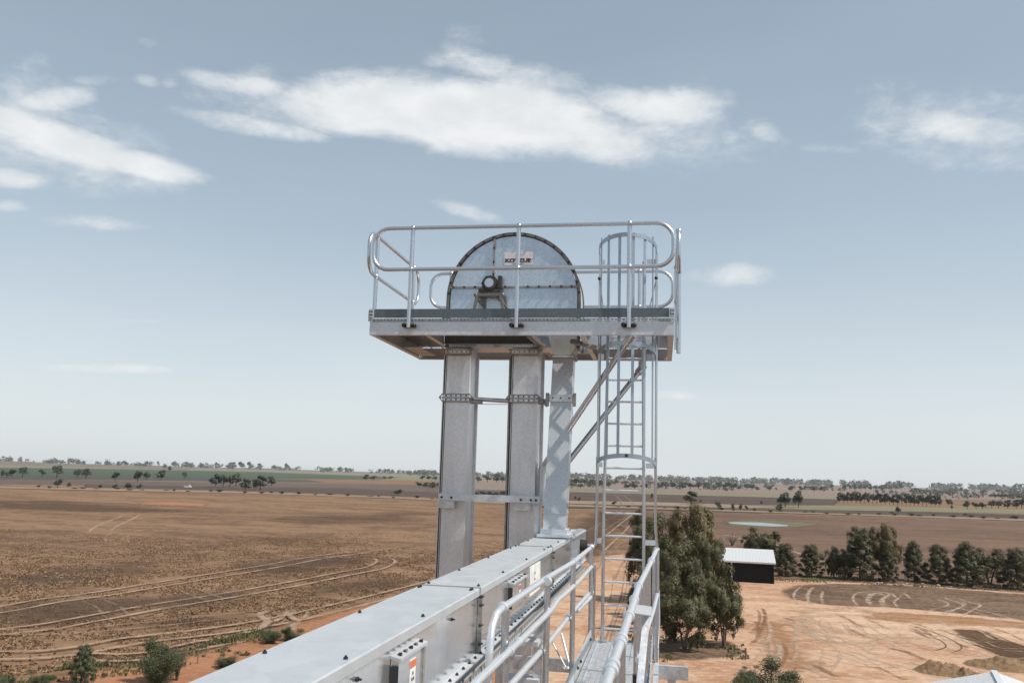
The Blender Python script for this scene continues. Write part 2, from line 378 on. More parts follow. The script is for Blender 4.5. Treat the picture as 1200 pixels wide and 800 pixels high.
# pond with its green fringe
GREENR=groundmat('pond_fringe',(.10,.10,.055),(.15,.135,.075),(.2,.16,.1),.4,alpha=(-.2,.9,.12,1.8))
patch('grass_fringe',[(845,611),(860,609.5),(905,609.5),(945,612),(965,615),(940,618.5),(900,619),(850,616)],GREENR,4)
wm,wt,wb,_=mat('pond_water'); wb.inputs['Base Color'].default_value=(.22,.26,.30,1); wb.inputs['Roughness'].default_value=.3; wb.inputs['Specular IOR Level'].default_value=.9
tcn=wt.node('ShaderNodeTexCoord').outputs['Object']; bpn=wt.node('ShaderNodeBump'); bpn.inputs['Strength'].default_value=.15; wt.l.new(wt.noise(tcn,1.5,3),bpn.inputs['Height']); wt.l.new(bpn.outputs[0],wb.inputs['Normal'])
pp=[(853,612.3),(870,612),(890,612.5),(908,614),(924,615.6),(922,616.8),(905,617.0),(885,616.0),(868,614.6),(856,613.6)]
wp=[gnd(*p) for p in pp]; pz=lift(min(p.x for p in wp),max(p.x for p in wp),min(p.y for p in wp),max(p.y for p in wp))
mbw=MB(); mbw.add([(p.x,p.y,pz) for p in wp],[tuple(range(len(wp)))]); structure(mbw.build('pond_water',wm,fix=False))
# dirt yard
YARD=groundmat('yard_dirt',(.36,.195,.115),(.52,.34,.225),(.64,.48,.36),.5,scale=2.2,alpha=(-.4,.5,.35,1.3),bump=.5,coarse=.7)
ORANGE=groundmat('orange_dirt',(.27,.12,.06),(.36,.17,.09),(.40,.24,.15),.5,scale=3.,alpha=(-.4,.6,.35,1.6),bump=.4)
patch('orange_dirt',[(-60,812),(40,802),(110,789),(180,781),(240,767),(320,742),(420,712),(520,690),(600,672),(650,662),(700,672),(700,850),(-60,850)],ORANGE,2.2)
patch('yard_dirt',[(640,660),(700,652),(740,650),(780,655),(860,672),(912,676),(960,680),(1060,683),(1260,697),(1300,760),(1290,900),(560,900),(600,760)],YARD,2.0)
patch('orange_dirt',[(160,589),(200,587.5),(245,590.5),(240,592.5),(190,591.5),(165,590.5)],ORANGE,3)
DRYG_SHADE=groundmat('dry_grass_and_shade',(.085,.052,.034),(.17,.112,.074),(.32,.22,.155),.55,scale=3.,coarse=.7,alpha=(-.3,.6,.5,1.6),bump=.5)  # dry grass of the yard, also laid as painted shade below trees
patch('dry_grass_and_shade',[(916,694),(935,687),(980,685),(1060,687),(1140,693),(1260,702),(1270,742),(1190,727),(1110,719),(1040,713),(975,711),(925,703)],DRYG_SHADE,2.2)
patch('dry_grass_and_shade',[(740,762),(790,752),(850,752),(872,765),(868,772),(800,776),(735,775)],DRYG_SHADE,2.)  # dry ground before the clump, tree shade put into its dark colour
SAND=groundmat('pale_sand',(.42,.25,.15),(.58,.42,.30),(.68,.53,.41),.55,scale=4.,alpha=(-.1,1.2,.4,3.4),bump=.5,coarse=.6)
patch('pale_sand',[(925,715),(990,712),(1080,722),(1190,733),(1260,745),(1260,765),(1160,757),(1080,752),(1010,760),(950,752),(925,735)],SAND,3.)
ORANGE2=groundmat('orange_sand',(.32,.16,.075),(.43,.25,.14),(.54,.36,.22),.5,scale=4.,alpha=(0,1.4,.45,3.4,.8),bump=.5,coarse=.6)
patch('orange_sand',[(1000,717),(1120,722),(1220,732),(1230,740),(1100,735),(1010,728)],ORANGE2,2.)
patch('orange_sand',[(870,730),(930,725),(950,760),(990,790),(930,800),(880,780)],ORANGE2,3.)
GR=groundmat('green_weeds',(.09,.12,.04),(.14,.17,.06),(.2,.2,.1),.5,scale=5.,alpha=(.5,1.6,1.2,3.0,.7),bump=.4)
patch('green_weeds',[(1010,750),(1025,749),(1040,753),(1028,755)],GR,1.0); patch('green_weeds',[(1050,756),(1066,757),(1072,761),(1058,761)],GR,1.0)
patch('dry_grass_and_shade',[(905,674),(960,676),(1060,679),(1130,683),(1260,690),(1260,700),(1130,691),(1040,685),(960,682),(905,680)],DRYG_SHADE,2.)  # dark strip painting the shadows at the foot of the tree row
patch('green_weeds',[(930,676),(1000,678),(1000,682),(960,683),(925,680)],GR,2.)
TILT=groundmat('turned_soil',(.10,.055,.03),(.16,.09,.05),(.22,.14,.08),.5,scale=5.,alpha=(-.6,.9,.8,2.6,.9),bump=.8,coarse=.7)
patch('turned_soil',[(1116,739),(1150,740),(1172,750),(1230,768),(1230,790),(1190,778),(1150,762),(1130,750)],TILT,.7)
# dark mottled areas of the big stubble field
DK=groundmat('dark_stubble',(.070,.045,.032),(.105,.068,.047),(.17,.115,.08),.6,scale=1.,alpha=(.0,1.5,.11,3.2,.62))
DK2=groundmat('dark_stubble_far',(.075,.047,.033),(.115,.073,.05),(.17,.115,.08),.6,scale=1.,alpha=(.0,1.5,.03,3.6,.4))
for P in ([(-60,678),(60,664),(180,655),(210,668),(120,690),(-60,700)],[(-60,716),(60,700),(160,695),(250,690),(330,690),(320,705),(200,720),(60,738),(-60,742)],
          [(130,728),(220,718),(320,716),(330,726),(240,738),(150,742)],[(250,660),(340,653),(450,650),(440,664),(330,675),(260,676)],[(340,688),(420,676),(500,672),(480,690),(400,700),(330,702)],
          [(300,606),(480,598),(520,602),(500,612),(330,618)],[(-60,585),(80,586),(220,596),(300,599),(120,602),(-60,594)],[(260,630),(380,624),(440,630),(380,642),(270,642)],
          [(660,700),(720,655),(745,600),(690,600),(640,630)]):
    patch('dark_stubble',P,DK if P[0][1]>640 else DK2,6 if P[0][1]>640 else 12)
# wheel tracks
TR=groundmat('pale_wheel_track',(.34,.235,.165),(.44,.32,.24),(.48,.36,.27),.4,scale=4.,alpha=(.25,1.25,.45,2.7,.8),bump=.3)
TR2=groundmat('faint_wheel_track',(.29,.20,.14),(.37,.265,.19),(.40,.3,.22),.4,scale=2.,alpha=(.4,1.5,.3,2.8,.6),bump=.3)
def pair(pix,w,gap,m):
    P=[Vector(gnd(*p)[:2]) for p in pix]; w*=.85
    for s_ in (-1,1):
        Q=[]
        for i,p in enumerate(P):
            d=(P[min(i+1,len(P)-1)]-P[max(i-1,0)]).normalized(); Q.append(tuple(p+Vector((-d.y,d.x))*s_*gap/2))
        track('wheel_track',None,w,m,world=Q)
pair([(116,624),(122,618),(134,612),(148,606),(156,601)],1.4,5,TR)
pair([(140,640),(136,632),(142,626),(156,622),(172,620)],1.3,4.5,TR2)
pair([(-60,724),(0,716),(60,705),(120,697),(180,687),(260,674),(320,664),(380,653),(440,646)],1.1,3.6,TR)
pair([(-60,748),(40,738),(100,728),(180,713),(260,700),(340,686),(400,674),(440,666),(452,659),(448,655)],1.1,3.4,TR)
pair([(-60,770),(60,768),(160,752),(260,740),(330,728),(400,712),(480,692),(540,676),(610,660)],1.3,3.4,TR)
pair([(-60,742),(60,742),(160,735),(300,720),(360,712)],.9,2.8,TR2)
pair([(290,748),(320,740),(330,730),(322,722),(335,716)],1.6,3.2,TR)
pair([(350,716),(345,724),(330,733)],1.,2.4,TR)
pair([(60,770),(160,772),(240,757),(300,748)],1.3,3.,TR)
pair([(100,702),(125,712),(135,722),(150,732)],.8,2.5,TR2); pair([(215,690),(240,700),(262,706)],.8,2.5,TR2)
pair([(-60,657),(40,652),(100,640),(180,636)],1.2,5,TR2); pair([(230,660),(300,655),(380,652),(470,640),(520,636)],1.2,4,TR2)
pair([(340,604),(400,612),(450,618),(520,628),(620,648)],1.3,4,TR2)
pair([(690,654),(704,640),(722,625),(738,610),(748,602)],1.2,4,TR); pair([(690,628),(715,612),(735,602),(745,599)],1.,5,TR2); pair([(700,690),(718,660),(735,640),(760,620)],1.,4,TR2)
pair([(850,625),(880,632),(900,640),(930,652),(960,664)],1.6,6,TR); pair([(838,622),(870,640),(900,660)],1.3,5,TR2); pair([(720,597),(735,590),(728,582),(722,578)],3,8,TR2)
TR=groundmat('yard_wheel_track',(.46,.33,.24),(.60,.46,.35),(.66,.54,.42),.5,scale=4.,alpha=(.15,1.5,.8,3.6,.75),bump=.6)
for P in ([(943,712),(938,700),(942,692),(948,688)],[(956,711),(955,699),(958,692)],[(1015,713),(1008,705),(1012,697),(1030,695),(1045,700)],[(1030,712),(1027,704),(1035,697),(1050,696),(1062,705)],[(1045,714),(1040,706),(1050,698)],
          [(1088,722),(1105,716),(1120,711),(1112,706),(1100,703)],[(1110,726),(1128,717),(1140,710),(1125,706),(1112,701)],[(1130,714),(1150,719),(1180,727),(1200,731)]):
    pair(P,.8,1.9,TR)
for P in ([(975,757),(958,745),(940,738),(932,728),(940,724)],[(985,760),(975,748),(960,742),(952,730),(960,724)],[(1000,750),(985,740),(978,730)],[(1010,750),(1004,740),(1000,733)],[(1025,770),(1040,752),(1020,742),(1005,730)],
          [(1130,765),(1110,758),(1090,745),(1075,735),(1050,730)],[(960,790),(975,770),(965,758),(950,752)],[(880,790),(900,770),(905,755),(895,748)]):
    pair(P,.6,1.6,TR)
for k in range(14):
    x=900+random.random()*330; y=735+random.random()*55
    pair([(x,y),(x+25,y+5+random.random()*6),(x+60,y+12+random.random()*10),(x+95,y+14)],.35,1.5,TR)
for k in range(9):
    x=690+random.random()*45; pair([(x-6,790),(x+6,740),(x+18,700),(x+22,665)],.3,1.6,TR2)
TRY=1
TRD=groundmat('dark_wheel_rut',(.11,.06,.035),(.16,.09,.055),(.2,.12,.08),.4,scale=5.,alpha=(.4,1.2,.9,1.6,.8),bump=.5)
for P in ([(1060,733),(1100,748),(1118,760),(1100,768)],[(1120,741),(1150,757),(1200,776),(1240,790)],[(1150,741),(1180,755),(1230,772)]):
    pair(P,.35,1.5,TRD)
# short broken scrapes and windrows in the yard dirt, darker and paler
SCR=groundmat('dark_scrape',(.26,.13,.07),(.33,.18,.10),(.4,.25,.15),.5,scale=5.,alpha=(.3,1.5,.8,3.4,.75),bump=.6)
random.seed(44)
for k in range(34):
    x=905+random.random()*300; y=718+random.random()*66; L=random.uniform(18,60); c_=random.uniform(-4,6)
    track('wheel_track',[(x,y),(x+L*.35,y+L*.10+c_*.5),(x+L*.7,y+L*.26+c_),(x+L,y+L*.36)],random.uniform(.4,1.3),SCR if k%2 else TR,n=6)
for k in range(10):
    x=872+random.random()*60; y=700+random.random()*60
    track('wheel_track',[(x,y),(x+8,y+10),(x+6,y+24),(x-6,y+36)],random.uniform(.4,.9),SCR if k%2 else TR,n=6)
# low distant ridge on the skyline
def ridge(name,az0,az1,dist,h,m,seed):
    mb=MB(); n=160; vs=[]; fs=[]
    for i in range(n+1):
        a=R(az0+(az1-az0)*i/n); e=min(1,i/14,(n-i)/14); q=h*e*(.55+.45*mnoise.noise((i*.05,seed,0))+.15*mnoise.noise((i*.21,seed,3)))
        for (dd,zz) in ((-900,0),(-300,.7),(0,1),(500,.8),(1200,0)):
            r=dist+dd; vs.append((math.sin(a)*r,math.cos(a)*r,GZ+.5*(zz>0)+q*zz-(.3 if zz==0 else 0)))
    for i in range(n):
        for k in range(4): a=i*5+k; fs.append((a,a+1,a+6,a+5))
    mb.add(vs,fs,True); return structure(mb.build(name,m,fix=False))
HM=groundmat('hill_pasture',(.12,.095,.07),(.18,.14,.105),(.16,.14,.09),.3)
ridge('hills',-48,-8,6200,17,HM,2.); ridge('hills',-20,30,8200,15,HM,5.); ridge('hills',-60,-30,4300,13,HM,9.)
# ================================================================ TREES
def rand_dir():
    while True:
        v=Vector((random.uniform(-1,1),random.uniform(-1,1),random.uniform(-1,1)))
        if .05<v.length<1: return v.normalized()
def leaves(mb,c,rad,n,size,flat=.9,out=.75,form=None):
    """leaf sized faces spread through a lobe, denser towards its skin"""
    c=Vector(c)
    for _ in range(n):
        d=rand_dir(); q=random.random()**.45
        if d.z<-.35 and random.random()<.55: d.z=-d.z
        k=.82+.36*mnoise.noise(d*2.3+c)
        p=c+Vector((d.x*rad[0],d.y*rad[1],d.z*rad[2]))*q*k
        g_=(p-Vector(form)).normalized()*.75 if form else Vector((0,0,0))
        nrm=(d*out+g_+rand_dir()*(1.1-out)*.9+Vector((0,0,.2))).normalized()
        a=nrm.cross(rand_dir()).normalized(); b=nrm.cross(a); s_=size*random.uniform(.55,1.3)
        a*=s_; b*=s_*random.uniform(.45,.9)
        mb.add([p-a-b*.4,p+b,p+a+b*.3,p-b],[(0,1,2,3)])
def tree_meshes(kind,seed,detail=1.0,leafm='gum'):
    """unit tree: height 1, crown about 0.8 wide; returns (trunk mesh, crown mesh)"""
    random.seed(seed); tb=MB(); cb=MB()
    zc,zr,ze=(.62,.31,3.4) if kind=='umbrella' else (.50,.43,2.8)
    if kind in ('gum','umbrella'):
        lobes=[]; nl=int(30*min(1,detail)+5); stems=random.choice((2,3,3))
        for s_ in range(stems):
            a=2*math.pi*(s_/stems)+random.random(); e=Vector((.13*math.cos(a),.13*math.sin(a),random.uniform(.48,.6)))
            tb.tube([(0.012*math.cos(a),.012*math.sin(a),-.01),(e.x*.35,e.y*.35,.2),(e.x*.75,e.y*.75,.38),e,(e.x*1.2,e.y*1.2,.78)],[.018,.014,.010,.007,.003],7,caps=False)
            for b_ in range(6):
                t=random.uniform(.16,.5); p=Vector((e.x*t*1.5,e.y*t*1.5,t+.02)); aa=random.random()*6.28; q=random.uniform(.16,.34)
                end=p+Vector((math.cos(aa)*q,math.sin(aa)*q,random.uniform(.06,.28)))
                tb.tube([p,(p+end)/2+Vector((0,0,.015)),end],[.007,.005,.002],5,caps=False); lobes.append(end)
        while len(lobes)<nl+6:
            a=random.random()*6.28; z=random.uniform(zc-zr*.8,zc+zr*.88); rr=.37*(max(0,1-abs((z-zc)/zr)**ze))**.5*random.uniform(.6,1)+.02
            lobes.append(Vector((math.cos(a)*rr,math.sin(a)*rr,z)))
        for p in lobes:
            s_=random.uniform(.075,.135); n=int(560*detail)
            leaves(cb,p,(s_*1.15,s_*1.15,s_*.95),n,.0115/math.sqrt(max(.12,detail)),form=(0,0,.45))
            for k in range(2):   # hanging sprays below and beside the lobe
                d=rand_dir(); leaves(cb,p+Vector((d.x*s_*1.1,d.y*s_*1.1,-abs(d.z)*s_*1.1)),(s_*.4,s_*.4,s_*.7),int(90*detail),.012/math.sqrt(max(.12,detail)),out=.4)
        leaves(cb,(0,0,.52),(.27,.27,.34),int(2200*detail),.0145/math.sqrt(max(.12,detail)),out=.3)
    elif kind=='pine':
        tb.tube([(0,0,-.01),(0.01,0,.4),(0,0,.95)],[.022,.016,.004],7,caps=False)
        N=int(46*min(1,detail)+8)
        for k in range(N):
            z=.07+.87*(k/N); rr=(.40*(1-(z/1.0)**1.9)**.7)*random.uniform(.55,1.1)*(.8 if z<.14 else 1); a=k*2.4+random.random()*.8
            p=Vector((math.cos(a)*rr*.85,math.sin(a)*rr*.85,z)); 
            tb.tube([(0,0,z-.03),p],[.006,.002],4,caps=False)
            s_=random.uniform(.055,.11)
            leaves(cb,p,(s_*1.25,s_*1.25,s_*.9),int(380*detail),.012/math.sqrt(max(.12,detail)),out=.6,form=(0,0,.4))
        leaves(cb,(0,0,.46),(.24,.24,.42),int(2200*detail),.015/math.sqrt(max(.12,detail)),out=.3)
    elif kind=='round':
        tb.tube([(0,0,-.02),(.02,0,.2),(0,0,.5)],[.035,.028,.012],5,caps=False)
        for k in range(9):
            a=k*2.4; q=random.uniform(.05,.26); z=random.uniform(.36,.76); s_=random.uniform(.17,.25)
            leaves(cb,(math.cos(a)*q,math.sin(a)*q,z),(s_,s_,s_*.95),int(420*detail),.07,out=.7)
    elif kind=='low':
        tb.tube([(0,0,-.02),(0,0,.6)],[.03,.01],4,caps=False)
        for k in range(10):
            a=k*2.4; q=random.uniform(.03,.24); z=random.uniform(.14,.82); s_=random.uniform(.17,.25)
            leaves(cb,(math.cos(a)*q,math.sin(a)*q,z),(s_,s_,s_*.95),int(420*detail),.07,out=.7)
    elif kind=='shrub':
        for k in range(9):
            a=k*2.4; q=random.uniform(.12,.34); e=Vector((math.cos(a)*q,math.sin(a)*q,random.uniform(.35,.95)))
            tb.tube([(0,0,-.01),(e.x*.45,e.y*.45,e.z*.5),e],[.014,.009,.002],5,caps=False)
            for j in range(3): 
                t=random.uniform(.35,1.0); s_=random.uniform(.11,.20)
                leaves(cb,(e.x*t*1.05,e.y*t*1.05,max(.1,e.z*t)),(s_,s_,s_*1.1),int(150*detail),.022/math.sqrt(max(.2,detail)),out=.4)
    elif kind=='twig':
        for k in range(16):
            a=k*2.4; q=random.uniform(.12,.38); e=Vector((math.cos(a)*q,math.sin(a)*q,random.uniform(.5,1.)))
            tb.tube([(0,0,-.01),(e.x*.35,e.y*.35,e.z*.5),e],[.014,.008,.002],5,caps=False)
            for j in range(4):
                t=random.uniform(.4,.9); p=e*t; f=p+rand_dir()*.13; f.z+=.08; tb.tube([p,f],[.004,.001],4,caps=False)
                leaves(cb,f,(.06,.06,.06),int(9*detail),.012,out=.3)
    return tb.mesh('trunk',M['bark']),cb.mesh('crown',M[leafm])
PROTO={}
for name,kind,seed,det,lm in (('g1','gum',11,1.,'gum'),('g2','gum',12,1.,'gum'),('g3','gum',13,1.,'gum'),('gg','umbrella',14,1.,'gumgold'),('gu','umbrella',17,1.,'gum'),('p1','pine',21,.8,'pine'),('p2','pine',22,.8,'pine'),
      ('s1','shrub',31,6.,'scrub'),('s2','shrub',32,6.,'scrub'),('sp','pine',23,.8,'scrub'),('tw','twig',41,1.,'drytwig'),
      ('f1','round',51,.12,'far'),('f2','round',52,.1,'far'),('f3','low',53,.12,'far'),('f4','round',54,.2,'far'),('fs','low',55,.08,'far')):
    PROTO[name]=tree_meshes(kind,seed,det,lm)
random.seed(99)
def tree(pname,px,top,wpx,base=None,Y=None,label='',cat='tree',group=None,name='tree',rz=None,H=None):
    """stand a tree on the ground where the ground shows at (px, base); height from its top"""
    if Y is None: g=gnd(px,base)
    else:
        d=ray(px,700); g=d*(Y/d.y); g.z=GZ
    d=ray(px,top); p=d*(g.y/d.y); h=H or (p.z-GZ); h=max(h,.6)
    w=wpx/F*g.dot(fw)
    r=empty(name,(g.x,g.y,GZ+.02),label,cat,random.random()*6.28 if rz is None else rz,group)
    sc=w/.80; r.scale=(sc,sc,h)
    for nm,me in zip(('trunk','crown'),PROTO[pname]):
        o=bpy.data.objects.new(nm,me); COL.objects.link(o); o.parent=r
    return r
G1='trees clumped beside the dirt yard'
for a in (('gg',811,585,64,128,'tall open gum tree with golden top at the back of the clump'),('gu',760,595,50,124,'tall gum tree at the back left of the clump, behind the caged ladder'),
          ('gu',792,626,54,110,'broad olive gum tree in the middle of the clump, behind the front pair'),('g3',753,656,38,101,'lower gum tree on the left edge of the clump, by the dirt track'),
          ('gu',832,629,40,114,'gum tree on the clump side nearest to the open shed'),('g3',819,650,36,106,'gum tree half hidden behind the front pair of the clump'),
          ('g1',802,669,66,92,'dense round gum tree at the front left of the clump'),('g3',848,655,52,95,'gum tree at the front right of the clump with its trunk showing'),('g2',769,664,30,106,'small dark gum tree squeezed between taller ones in the clump')):
    tree(a[0],a[1],a[2],a[3],Y=a[4],label=a[5],group=G1,name='gum_tree')
for a in (('g2',896,614,40,668,'lone round gum tree standing behind the open shed'),('p1',921,635,30,676,'dark bushy tree next to the right end of the open shed'),('p2',951,636,31,677,'second dark bushy tree along from the shed, in the tree row'),
          ('g1',977,638,20,678,'thin brownish tree in the row, left of the tall pair'),('g3',990,640,20,679,'slender small tree touching the left of the tall pair'),('p1',1008,615,42,681,'tall dark tree, left of the pair that tops the row'),
          ('gg',1036,611,34,681,'tall golden topped tree, right of the pair that tops the row'),('p2',1041,640,24,683,'short dark tree at the foot of the golden topped tree'),('p1',1072,632,30,682,'upright dark tree standing just right of the golden topped tree'),
          ('p2',1101,636,34,685,'middling dark tree of the row, two along from the golden topped tree'),('p1',1134,633,40,688,'very dark dense tree beside the leaning one in the row'),('g1',1160,640,42,686,'leaning gum tree with open branches near the right end of the row'),
          ('p2',1193,640,36,692,'dark tree cut by the right edge of the photo, ending the row')):
    tree(a[0],a[1],a[2],a[3]*1.17,base=a[4],label=a[5],group='row of trees beyond the yard',name='tree')
for a in (('tw',858,622,22,640,'bare leafless tree behind the roof of the open shed'),):
    tree(a[0],a[1],a[2],a[3],base=a[4],label=a[5],name='bare_tree')
for a in (('sp',95,752,34,805,'upright dark green young tree by the field edge, left of the broad one','young_tree'),('s1',183,738,66,804,'broad leafy young tree with a shadow on orange dirt','young_tree'),('tw',207,736,38,800,'spindly brown half bare bush beside the broad young tree','bush'),
          ('s2',48,784,34,808,'low shrub at the very bottom left by the field edge','shrub'),('s1',8,790,34,812,'low scrub cut by the bottom left corner','shrub'),('s2',265,763,34,784,'grey leafy shrub close to the conveyor cover','shrub'),('s2',317,733,30,756,'dark green shrub left of a pair by the conveyor cover','shrub'),
          ('s1',339,730,32,753,'dark green shrub right of a pair touching the conveyor cover','shrub'),('s1',288,762,14,770,'tiny round weed beside the grey leafy shrub','shrub'),('s1',904,764,96,832,'large round bush at the bottom edge near the dirt piles','bush'),('s2',876,778,30,800,'small tuft of bush left of the large round bush','bush'),('s2',122,790,10,795,'tiny weed on the orange dirt between two young trees','shrub')):
    tree(a[0],a[1],a[2],a[3],base=a[4],label=a[5],name=a[6],cat='shrub' if a[6]!='young_tree' else 'tree')
# far trees: x, top, base, width, in the photograph's pixels
far=[]
def fz(L,ox,oy,s=4.): return [(ox+x/s,oy+t/s,oy+b/s,w/s) for x,t,b,w in L]
LG=[('scattered far trees on the left plain','distant tree scattered on the far left plain behind the stubble field',
  fz([(55,118,155,40),(103,105,158,45),(10,120,155,20),(197,115,155,30),(265,97,158,55),(360,118,160,40),(402,107,160,45),(540,130,175,40),(645,125,180,45),(685,125,168,40),(755,120,168,45),(863,130,165,28),(30,128,157,40)],0,520)),
 ('small trees on the hedge line','small dark tree on the hedge line along the far edge of the stubble field, left',
  fz([(270,162,207,40),(322,177,207,24),(470,187,211,22),(537,187,213,24),(600,178,215,38),(652,187,215,26)],0,520)),
 ('tiny skyline trees left','tiny tree on the pale green rise at the left skyline',
  fz([(587,78,108,30),(552,80,107,16),(740,80,103,14),(772,90,118,20),(795,102,126,22),(812,80,106,24),(873,83,110,40),(945,88,110,20),(1090,85,112,38),(1132,83,113,30),(1168,83,106,22)],0,520)+
  fz([(210,85,113,35),(252,83,113,30),(290,82,108,24),(335,90,115,34),(405,96,114,40),(465,90,115,24),(65,88,112,20)],220,520)),
 ('clump of trees on the left plain','tree in the dense far clump above the left end of the stubble field',
  fz([(1012,127,204,54),(1045,135,200,50),(1078,140,200,46),(1105,130,198,50),(1150,152,222,50),(1190,165,208,24)],0,520)+fz([(340,135,216,60),(392,150,195,42),(320,165,222,30)],220,520)),
 ('far trees left of the tower','distant tree on the plain just left of the elevator legs',
  fz([(835,142,170,30),(868,148,170,36),(985,212,241,45),(950,152,166,30),(920,150,166,24)],220,520)+fz([(1100,148,170,30),(1130,150,170,30),(1160,148,172,34),(1085,178,203,34),(1115,180,203,34),(1145,178,205,34),(1175,178,205,34)],220,520)),
 ('trees seen between the elevator legs','distant tree seen between or beside the elevator legs',
  [(559+i*7.5,574.5+random.random()*1.5,581.5,9) for i in range(6)]+[(560,557,565,9),(571,556,565,10),(582,555,565,10),(640,556,566,10),(589,557,565,8),(508,551,557,12),(507,566,572,12)]),
 ('far trees right of the tower','distant tree in the loose rows on the plain right of the elevator',
  fz([(60,75,113,60),(100,78,113,50),(140,85,112,40),(180,88,124,40),(215,95,124,34),(40,100,126,50),(80,104,126,40),(290,92,108,50),(335,110,130,40),(380,105,130,40),(300,112,130,40),(440,98,130,40),(480,94,132,44),(515,100,131,30),
      (560,96,131,40),(595,98,132,44),(635,95,132,44),(675,96,133,44),(730,95,133,40),(765,98,134,40),(800,102,135,40),(825,115,136,24),(858,105,137,30),(885,108,137,34),(910,120,137,24),(965,117,139,25),(1067,115,140,25),(1115,115,143,18),(1175,118,143,22)],660,540)),
 ('small trees along the right boundary','small dark tree beside the farm track, right of the elevator',
  fz([(600,130,205,62),(727,188,230,35),(795,195,231,18),(833,197,234,22),(860,207,234,18),(930,188,205,14),(1015,200,236,38),(237,188,209,24),(75,170,187,18),(58,163,182,12),(645,180,196,12),(415,150,184,12)],660,540)+fz([(610,210,247,28),(925,246,258,20),(1150,255,272,34),(580,238,246,20)],900,540)),
 ('pair of taller trees on the plain','taller open tree of the pair on the far plain behind the pond',fz([(1040,137,216,62),(1103,125,219,48)],660,540)),
 ('straight plantation row','dark tree in the long straight plantation row, right of the pond',
  fz([(335+i*19.5,141+i*.5+random.random()*8,194+i*.8,26+random.random()*8) for i in range(25)],900,540)+fz([(845+i*14,175+i*2,214,20) for i in range(2)],900,540)),
 ('trees right of the plantation','dark bushy tree on the plain right of the plantation row',
  fz([(935,180,226,36),(975,192,224,36),(1005,190,225,40),(1050,182,222,40),(1080,184,222,46),(1125,180,222,44),(1165,178,222,40),(1190,172,222,40),(862,208,224,18)],900,540)),
 ('far trees below the right skyline','distant tree in broken lines just below the right skyline',
  fz([(10,115,138,20),(38,125,138,14),(108,115,141,28),(155,116,142,22),(215,118,144,28),(250,118,144,20)]+[(1045+i*22,152+random.random()*5,170+i*1,30) for i in range(8)]+[(360+i*24,100+random.random()*14,138,26) for i in range(12)]+[(700,125,146,30),(740,135,150,30),(765,136,151,30),(795,138,151,30),(825,140,152,24),(855,130,148,24),(905,122,148,30),(930,136,150,16),(1080,132,152,28)],900,540))]
cnt=0
for gi,(grp,lab,L) in enumerate(LG):
    for (x,t,b,w) in L:
        hz=555.8+.0286*(x-600)
        b=max(b,hz+3.2)
        big=(b-t)>16
        pn=random.choice(('f4','f4') if big else (('f3','f1','f3') if 'plantation row' in grp else ('f1','f2','f1','f3')))
        tree(pn,x,t-.5,w*1.15,base=b,label=lab,group=grp,name='far_tree'); cnt+=1
# hedge bushes along the farm track, countable
for i in range(64):
    x=45+i*18.2+random.uniform(-7,7)
    def ln(x): 
        P=[(0,570.5),(100,573),(300,577.8),(450,582.6),(600,589),(760,595.5),(960,601.5),(1130,606.5),(1280,611)]
        for (x1,y1),(x2,y2) in zip(P,P[1:]):
            if x<=x2: return y1+(y2-y1)*(x-x1)/(x2-x1)
        return 611
    if 505<x<650 and random.random()<.4: continue
    y=ln(x)+random.uniform(-.8,.5); h=random.uniform(1.0,3.2)
    tree('fs',x,y-h,random.uniform(5,13),base=y,label='low dark bush on the hedge line along the farm track',cat='bush',group='low bushes along the farm track',name='bush',H=h*.6*1.0)
# far woods that nobody could count
def woods(name,label,segs,seed):
    random.seed(seed); mb=MB()
    for (x0,x1,base,hpx,n) in segs:
        for k in range(n):
            x=random.uniform(x0,x1); hz=555.8+.0286*(x-600); b=hz+base*random.uniform(.85,1.25); g=gnd(x,b); s_=hpx/F*g.length*random.uniform(.35,1.1)
            if mnoise.noise((x*.045,seed,base))<-.22: continue
            g.z=GZ+(3 if base<4 else 0); leaves(mb,(g.x,g.y,g.z+s_*.40),(s_*.6,s_*.4,s_*.5),22,s_*.17)
    o=mb.build(name,M['far'],fix=False); return tag(o,label,'woodland',kind='stuff')
woods('far_woods','hazy band of trees all along the skyline',[(-40,620,3.4,7.5,380),(600,1240,3.2,9,700),(480,620,4,8,110)],3)
woods('far_scrub','broken tree lines on the plain below the right skyline',[(640,1240,7.5,7,330),(1000,1240,11,6,90),(640,860,10,7,110)],4)
print('far trees',cnt)
random.seed(5)
def tufts(name,label,polys,n,m,seed,h=(.12,.38),fade=None):
    random.seed(seed); mb=MB()
    for pix,share in polys:
        P=[tuple(gnd(*p)[:2]) for p in pix]; xs=[p[0] for p in P]; ys=[p[1] for p in P]; k=0; tries=0
        while k<n*share and tries<n*20:
            tries+=1; x=random.uniform(min(xs),max(xs)); y=random.uniform(min(ys),max(ys))
            if not inpoly(x,y,P) or mnoise.noise((x*.16,y*.16,seed))+.5*mnoise.noise((x*.6,y*.6,seed))<-.05: continue
            if fade and random.random()<(math.hypot(x,y)-fade[0])/(fade[1]-fade[0])+.35*mnoise.noise((x*.03,y*.05,9)): continue
            k+=1; z=GZ+.01; hh=random.uniform(*h); w=random.uniform(.05,.16)
            for q in range(2):
                a=random.random()*6.28; dx,dy=math.cos(a)*w,math.sin(a)*w; lx,ly=random.uniform(-.1,.1),random.uniform(-.1,.1)
                mb.add([(x-dx,y-dy,z),(x+dx,y+dy,z),(x+lx+dx*.4,y+ly+dy*.4,z+hh),(x+lx-dx*.7,y+ly-dy*.7,z+hh*.8)],[(0,1,2,3)])
    return tag(mb.build(name,m,fix=False),label,'grass',kind='stuff')
